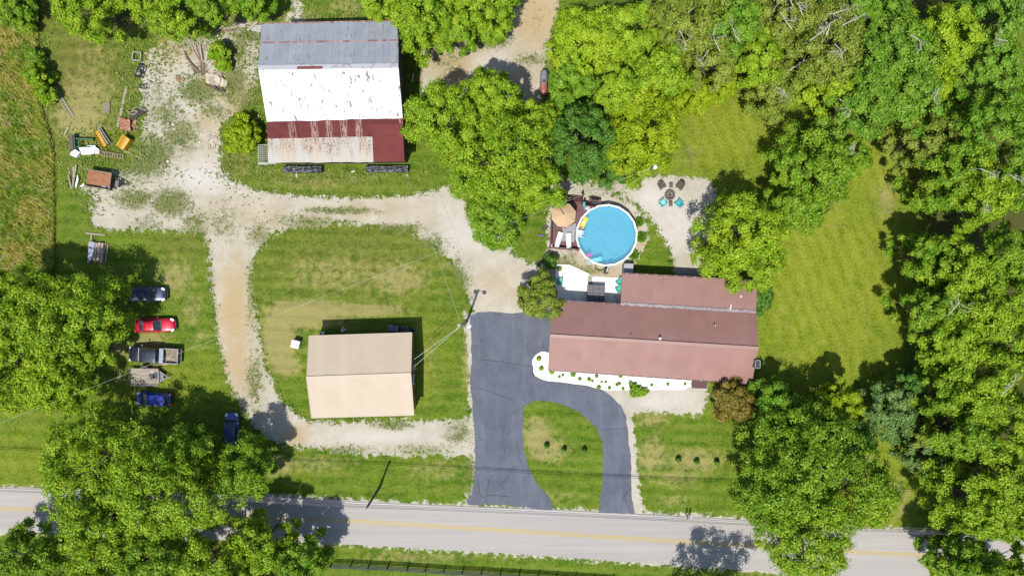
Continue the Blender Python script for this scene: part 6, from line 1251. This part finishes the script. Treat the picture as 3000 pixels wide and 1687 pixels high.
for px, py, d_, lb in ((508, 365, .38, 'round white stone on the gravel yard, the larger of two'), (511, 379.5, .26, 'round white stone on the gravel yard, the smaller of two'), (951, 573, .36, 'pale boulder at the drive edge south of the barn'), (275.5, 620.5, .28, 'white stone at the south-west edge of the gravel'), (493, 473, .4, 'pale boulder on the gravel north-east of the box trailer'), (585, 417, .3, 'pale boulder near the stones west of the round bush')):
    c = U(px, py, 0); o = MB().lathe((0, 0, -.05), [(.2 * d_, 0), (.5 * d_, .15 * d_), (.48 * d_, .4 * d_), (.2 * d_, .62 * d_)], 9).build('stone', worn('pale_stone', T(236, 226, 204), .9, .1, 5), smooth=True); o.location = c; tag(o, lb, 'stone')
for pts, lb in ((((1027, 503), (1038, 497.5), (1041, 503), (1030, 507)), 'cinder block lying on the grass between the wrapped bales'), (((864.5, 508.5), (870, 508), (872, 519), (867, 520)), 'pale slab on the grass below the western bales'), (((1188, 510), (1195, 512), (1197, 516), (1190, 514)), 'white scrap on the grass below the eastern bales'), (((1361, 114), (1366, 113), (1365, 125), (1360, 124)), 'small white slab beside the dirt track')): solo('block', list(pts), .0, .15, M_rub, lb, 'block')
for px, py, dx, dy in ((1500 - 484, 843, 0, 0),): pass
stick('white_pipe', 'white pipe in the shade of the barn\'s east wall', U(1208, 240, 0), U(1212, 217, 0), .08, M_wsh, 'pipe'); o = MB().lathe((0, 0, 0), [(.12, 0), (.14, .2), (.05, .25)], 12).build('pink_bucket', worn('pink_plastic', T(220, 60, 130), .5)); c = U(1226.5, 229, .2); o.location = (c.x, c.y, 0); tag(o, 'small pink bucket in the barn\'s shadow', 'bucket')
for k in range(3): stick('pipe', 'pale pipe leaning by the barn\'s shaded north-east wall', U(1174 + 3 * k, 137 + 3 * k, 0), U(1196 + 2 * k, 146 + 5 * k, 0), .06, M_alum, 'pipe', .2 + .1 * k, 'pipes by the barn wall')
# lumber under the western tree
LZ = lambda x, y, h=0: U(240 + x / 13.17, 680 + y / 13.17, h)
t = thing('tarp_covered_pile', 'stack of timber with a blue-grey tarp in the shade north of the navy car', 'timber pile', LZ(400, 750)); pq = [LZ(*q, .6) for q in ((285, 345), (500, 400), (440, 800), (400, 950), (285, 1140), (205, 1120), (245, 720))]
MB().prism([(q.x, q.y) for q in pq], .5, .56).build('tarp', worn('blue_grey_tarp', T(150, 154, 176, 1.2), .6, .2, 4), t, True)
for k in range(9): MB().bar(LZ(320 + 62 * k, 400 + 10 * (k % 3), .3), LZ(270 + 60 * k, 1180 - 30 * (k % 4), .3), .22, .3 - .02 * (k % 3)).build('timber', M_tim2 if k % 2 else M_tim, t, True)
for a, b_, lb in (((935, 400), (825, 1080), 'long plank right of the tarp covered pile, the western one'), ((1022, 470), (930, 1160), 'long plank right of the tarp covered pile, the eastern one'), ((170, 45), (920, 118), 'plank lying crosswise north of the tarp covered pile'), ((395, 110), (370, 330), 'short plank between the cross plank and tarp pile')): stick('plank', lb, LZ(*a), LZ(*b_), .2, M_board, 'plank', .12)
# pool side oddments
q = [(1584, 673), (1597, 657.5), (1609, 664), (1593, 676)]; solo('dark_tarp', q, .02, .12, M_blk, 'small black tarp on the grass west of the deck', 'tarp'); solo('purple_toy', [(1577, 687), (1595, 688), (1595, 693), (1580, 693)], .02, .15, worn('purple_plastic', T(120, 100, 150), .6), 'purple plastic toy on the grass west of the deck', 'toy')
c = U(2059, 797, .8); t = thing('water_pump', 'small grey standpipe on the slab north of the extension', 'standpipe', (c.x, c.y, 0)); MB().tube([(0, 0, 0), (0, 0, 1.0), (.25, .1, 1.1)], .06).build('pipe', M_steel, t); MB().box((0, -.1, .3), (.5, .5, .6)).build('housing', M_steel, t, bevel=.03)
stick('branch', 'dead stick lying on the upper lawn, longer of two', U(2013, 444, 0), U(2033, 457, 0), .08, M_tim2, 'branch'); stick('branch', 'dead stick lying on the upper lawn, shorter of two', U(2033, 457, 0), U(2013, 460, 0), .06, M_tim2, 'branch')
# ---------------------------------------------------------------- small plants
def plant(name, px, py, kind, r_, h, label, cat='shrub', group=None, n_=260, size=.09, spiky=False):
    c = U(px, py, h * .5); rr = np.random.default_rng(int(px * 7 + py)); d = rr.normal(size=(n_, 3)); d /= np.linalg.norm(d, axis=1)[:, None]; d[:, 2] = np.abs(d[:, 2])
    pts = d * np.array([r_, r_, h * .9]) * (rr.uniform(.25, 1, (n_, 1)) ** .5) + np.array([0, 0, .04]); nr = d + np.array([0, 0, .4]) + rr.normal(size=d.shape) * .4
    if spiky: nr = np.cross(d, rr.normal(size=d.shape)) + np.array([0, 0, .3])
    me = leaves_mesh(name, pts, nr, size, rr, .62 if not spiky else .18); me.materials.append(LM[kind]); o = bpy.data.objects.new(name, me); col.objects.link(o); o.location = (c.x, c.y, 0); return tag(o, label, cat, group)
b3 = lambda x, y: (1450 + x / 3.22, 800 + y / 3.22)
plant('shrub', *b3(415, 808), 'yellow', .30, .5, 'yellow-green ball shrub at the rounded west end of the white bed'); plant('shrub', *b3(438, 900), 'gold', .28, .5, 'golden ball shrub just below the first in the white bed'); plant('shrub', *b3(537, 932), 'yellow', .30, .5, 'yellow ball shrub at the house\'s south-west corner')
for i, (x, y, r_) in enumerate(((735, 955, .38), (640, 962, .14), (608, 978, .16), (800, 998, .22), (890, 1000, .26), (920, 1018, .14), (960, 972, .22), (1045, 1028, .14), (1005, 1028, .12), (1175, 1042, .2), (1152, 1052, .2), (1480, 1055, .18), (1632, 1048, .18), (1795, 1045, .16), (1185, 970, .26), (980, 1075, .3), (1080, 1082, .2), (1210, 1090, .18))): plant('bedding_plant', *b3(x, y), 'green' if i % 3 else 'mid', r_, .3, 'small green plant in the white stone bed along the house front', 'plant', 'plants in the white stone bed', 120, .08)
for i, (x, y) in enumerate(((1265, 1030), (1290, 1060), (1280, 1090), (1320, 1075), (1350, 1100), (1385, 1090), (1420, 1110), (1330, 1120), (1380, 1140), (1275, 1130), (1285, 1155), (1450, 1115))): pass
cc_ = U(*b3(1345, 1095), .3); rr = np.random.default_rng(4); pts = []
tri = np.array([[U(*b3(x, y), .3).x - cc_.x, U(*b3(x, y), .3).y - cc_.y] for x, y in ((1255, 1012), (1470, 1112), (1405, 1162), (1275, 1168))])
for _ in range(1100):
    a = rr.dirichlet([1, 1, 1, 1]); q = a @ tri; pts.append([q[0], q[1], rr.uniform(.05, .6)])
me = leaves_mesh('spreading_vine', np.array(pts), rr.normal(size=(1100, 3)) * .5 + np.array([0, 0, 1]), .15, rr); me.materials.append(LM['green']); o = bpy.data.objects.new('spreading_vine', me); col.objects.link(o); o.location = (cc_.x, cc_.y, 0); tag(o, 'bright green spreading plant spilling from the white bed onto the gravel pad', 'plant')
for i, (x, y) in enumerate(((490, 225), (655, 262), (845, 268))): plant('young_tree', 1450 + x / 3.22, 1237 + y / 3.22, 'dark', .34, 1.1, ('westernmost', 'middle', 'easternmost')[i] + ' of three dark saplings on the island lawn', 'sapling', 'saplings on the island lawn', 260, .10)
for i, (x, y) in enumerate(((1737, 355), (1910, 375), (2100, 380))): plant('young_tree', 1450 + x / 3.22, 1237 + y / 3.22, 'dark', .34, 1.1, ('westernmost', 'middle', 'easternmost')[i] + ' of three dark saplings on the lawn east of the drive', 'sapling', 'saplings on the east front lawn', 260, .10)
for x, y, r_, lb in ((1650, 545, .52, 'northernmost'), (1690, 815, .6, 'middle'), (1560, 1130, .55, 'southernmost')): plant('ornamental_grass', 1600 + x / 6.037, 560 + y / 6.037, 'blue', r_, .9, lb + ' of three tufts of ornamental grass on the pool\'s east side', 'grass tuft', 'ornamental grasses by the pool', 520, .24, True)
plant('shrub', 1964, 769, 'dark', .25, .5, 'tiny dark shrub on the lawn between path and extension'); plant('shrub', 1637 + 3, 790 - 3, 'green', .3, .5, 'small weedy shrub on the patio\'s north-west edge')
for i, (x, y) in enumerate(((1480, 560), (1320, 470), (640, 720), (1340, 1060), (880, 545))): pass
# ---------------------------------------------------------------- tall grass and weeds
def blades(name, P2, hts, mat, seed, lean=.5, wd=.05):
    r = np.random.default_rng(seed); n_ = len(P2); az = r.uniform(0, 6.283, n_); L = r.uniform(.2, 1, n_)[:, None] * lean * hts[:, None]
    base = np.column_stack([P2, np.zeros(n_)]); d = np.column_stack([np.cos(az), np.sin(az), np.zeros(n_)]); s = np.column_stack([-np.sin(az), np.cos(az), np.zeros(n_)]) * wd
    tip = base + d * L + np.array([0, 0, 1]) * hts[:, None]; V = np.stack([base - s, base + s, tip], 1).reshape(-1, 3).astype(np.float32)
    me = bpy.data.meshes.new(name); me.vertices.add(3 * n_); me.loops.add(3 * n_); me.polygons.add(n_); me.vertices.foreach_set('co', V.ravel()); me.loops.foreach_set('vertex_index', np.arange(3 * n_, dtype=np.int32)); me.polygons.foreach_set('loop_start', np.arange(n_, dtype=np.int32) * 3); me.update(calc_edges=True)
    me.materials.append(mat); o = bpy.data.objects.new(name, me); col.objects.link(o); return stuff(o)
M_tall0 = leafmat('tall_grass', T(196, 190, 78, LE), T(156, 168, 46, LE), T(224, 206, 136, LE), .3); n = NT('tall_grass_blades'); rp = n.N('NewGeometry').outputs['Random Per Island']; lg = n.noise(n.pos(), .28, 4, .65); md = n.noise(n.pos(), 1.1, 4, .65)
c = n.mix(n.ramp(lg, .42, .56), T(196, 188, 80, LE), T(128, 166, 30, LE)); c = n.mix(n.ramp(md, .52, .64, 0, .8), c, T(224, 202, 140, LE)); c = n.mix(n.ramp(md, .46, .36, 0, .7), c, T(120, 130, 36, LE)); c = n.mix(n.ramp(rp, .2, 1, 0, .4), c, T(110, 120, 30, LE)); M_tall = n.out(c, .7)
M_weed = leafmat('weeds', T(110, 144, 40, LE), T(84, 120, 30, LE), T(170, 172, 100, LE), .2)
rr = np.random.default_rng(77); n_ = 120000; X = np.column_stack([rr.uniform(-68, -53, n_), rr.uniform(0, 38, n_)]); fld_ = G(O([(-60, -60), (95, -60), (100, 60), (100, 140), (95, 240), (118, 300), (138, 380), (140, 520), (140, 665), (120, 760), (-60, 760)]))
X = X[sdf(X, fld_) > .05]; cl = np.sin(X[:, 0] * 2.1 + np.sin(X[:, 1] * 1.3) * 2) * np.sin(X[:, 1] * 1.7 + np.cos(X[:, 0] * .9) * 2); keep = rr.uniform(size=len(X)) < .62 + .38 * cl; X = X[keep]
blades('tall_grass', X, rr.uniform(.35, .8, len(X)), M_tall, 1, 1.0, .045)
# weeds round the junk, yard edges and unmown patches
n_ = 260000; X = np.column_stack([rr.uniform(-60, 20, n_), rr.uniform(-20, 36, n_)]); g_, wd_, *_r = attrs(X)
dry_ = _r[2]
zone = blobs(X, [(330, 250, 26, 120, 1), (345, 380, 40, 40, .9), (260, 400, 80, 60, .9), (380, 130, 60, 60, .9), (600, 100, 60, 60, .8), (640, 250, 14, 150, .9), (800, 440, 230, 14, .8), (580, 420, 30, 40, .6), (230, 480, 20, 50, .9), (280, 470, 60, 14, .6), (560, 200, 30, 40, .7), (480, 220, 50, 50, .5), (90, 170, 24, 120, .9), (850, 45, 240, 30, .8)])
ed = np.exp(-((g_ + .1) / .35) ** 2) * .35; cl = .5 + .5 * np.sin(X[:, 0] * 3.1 + 2 * np.sin(X[:, 1] * 2.3)) * np.sin(X[:, 1] * 3.7 + 2 * np.cos(X[:, 0] * 1.9))
pr = np.maximum(np.maximum(zone, ed), np.where(g_ > 0, np.maximum(wd_ - .35, 0) * .6, 0)) * np.clip(cl * 1.6, 0, 1); inb = np.zeros(len(X), bool)
for bb in ((bS0.x - .3, bS1.x + .3, bS0.y, bN0.y),): inb |= (X[:, 0] > bb[0]) & (X[:, 0] < bb[1]) & (X[:, 1] > bb[2]) & (X[:, 1] < bb[3])
hg = [U(1185, 785), U(2230, 1140)]; inb |= (X[:, 0] > hg[0].x) & (X[:, 1] < hg[0].y + 1) & (X[:, 1] > hg[1].y - 16)
X2 = X[(rr.uniform(size=len(X)) < pr * .9) & ~inb]; me = leaves_mesh('weeds', np.column_stack([X2, rr.uniform(.02, .22, len(X2))]), np.column_stack([rr.normal(size=(len(X2), 2)) * .55, np.ones(len(X2))]), .13, rr, .5); me.materials.append(M_weed); o = bpy.data.objects.new('weeds', me); col.objects.link(o); stuff(o)
# lawn grass tufts across the mown areas, thin and short
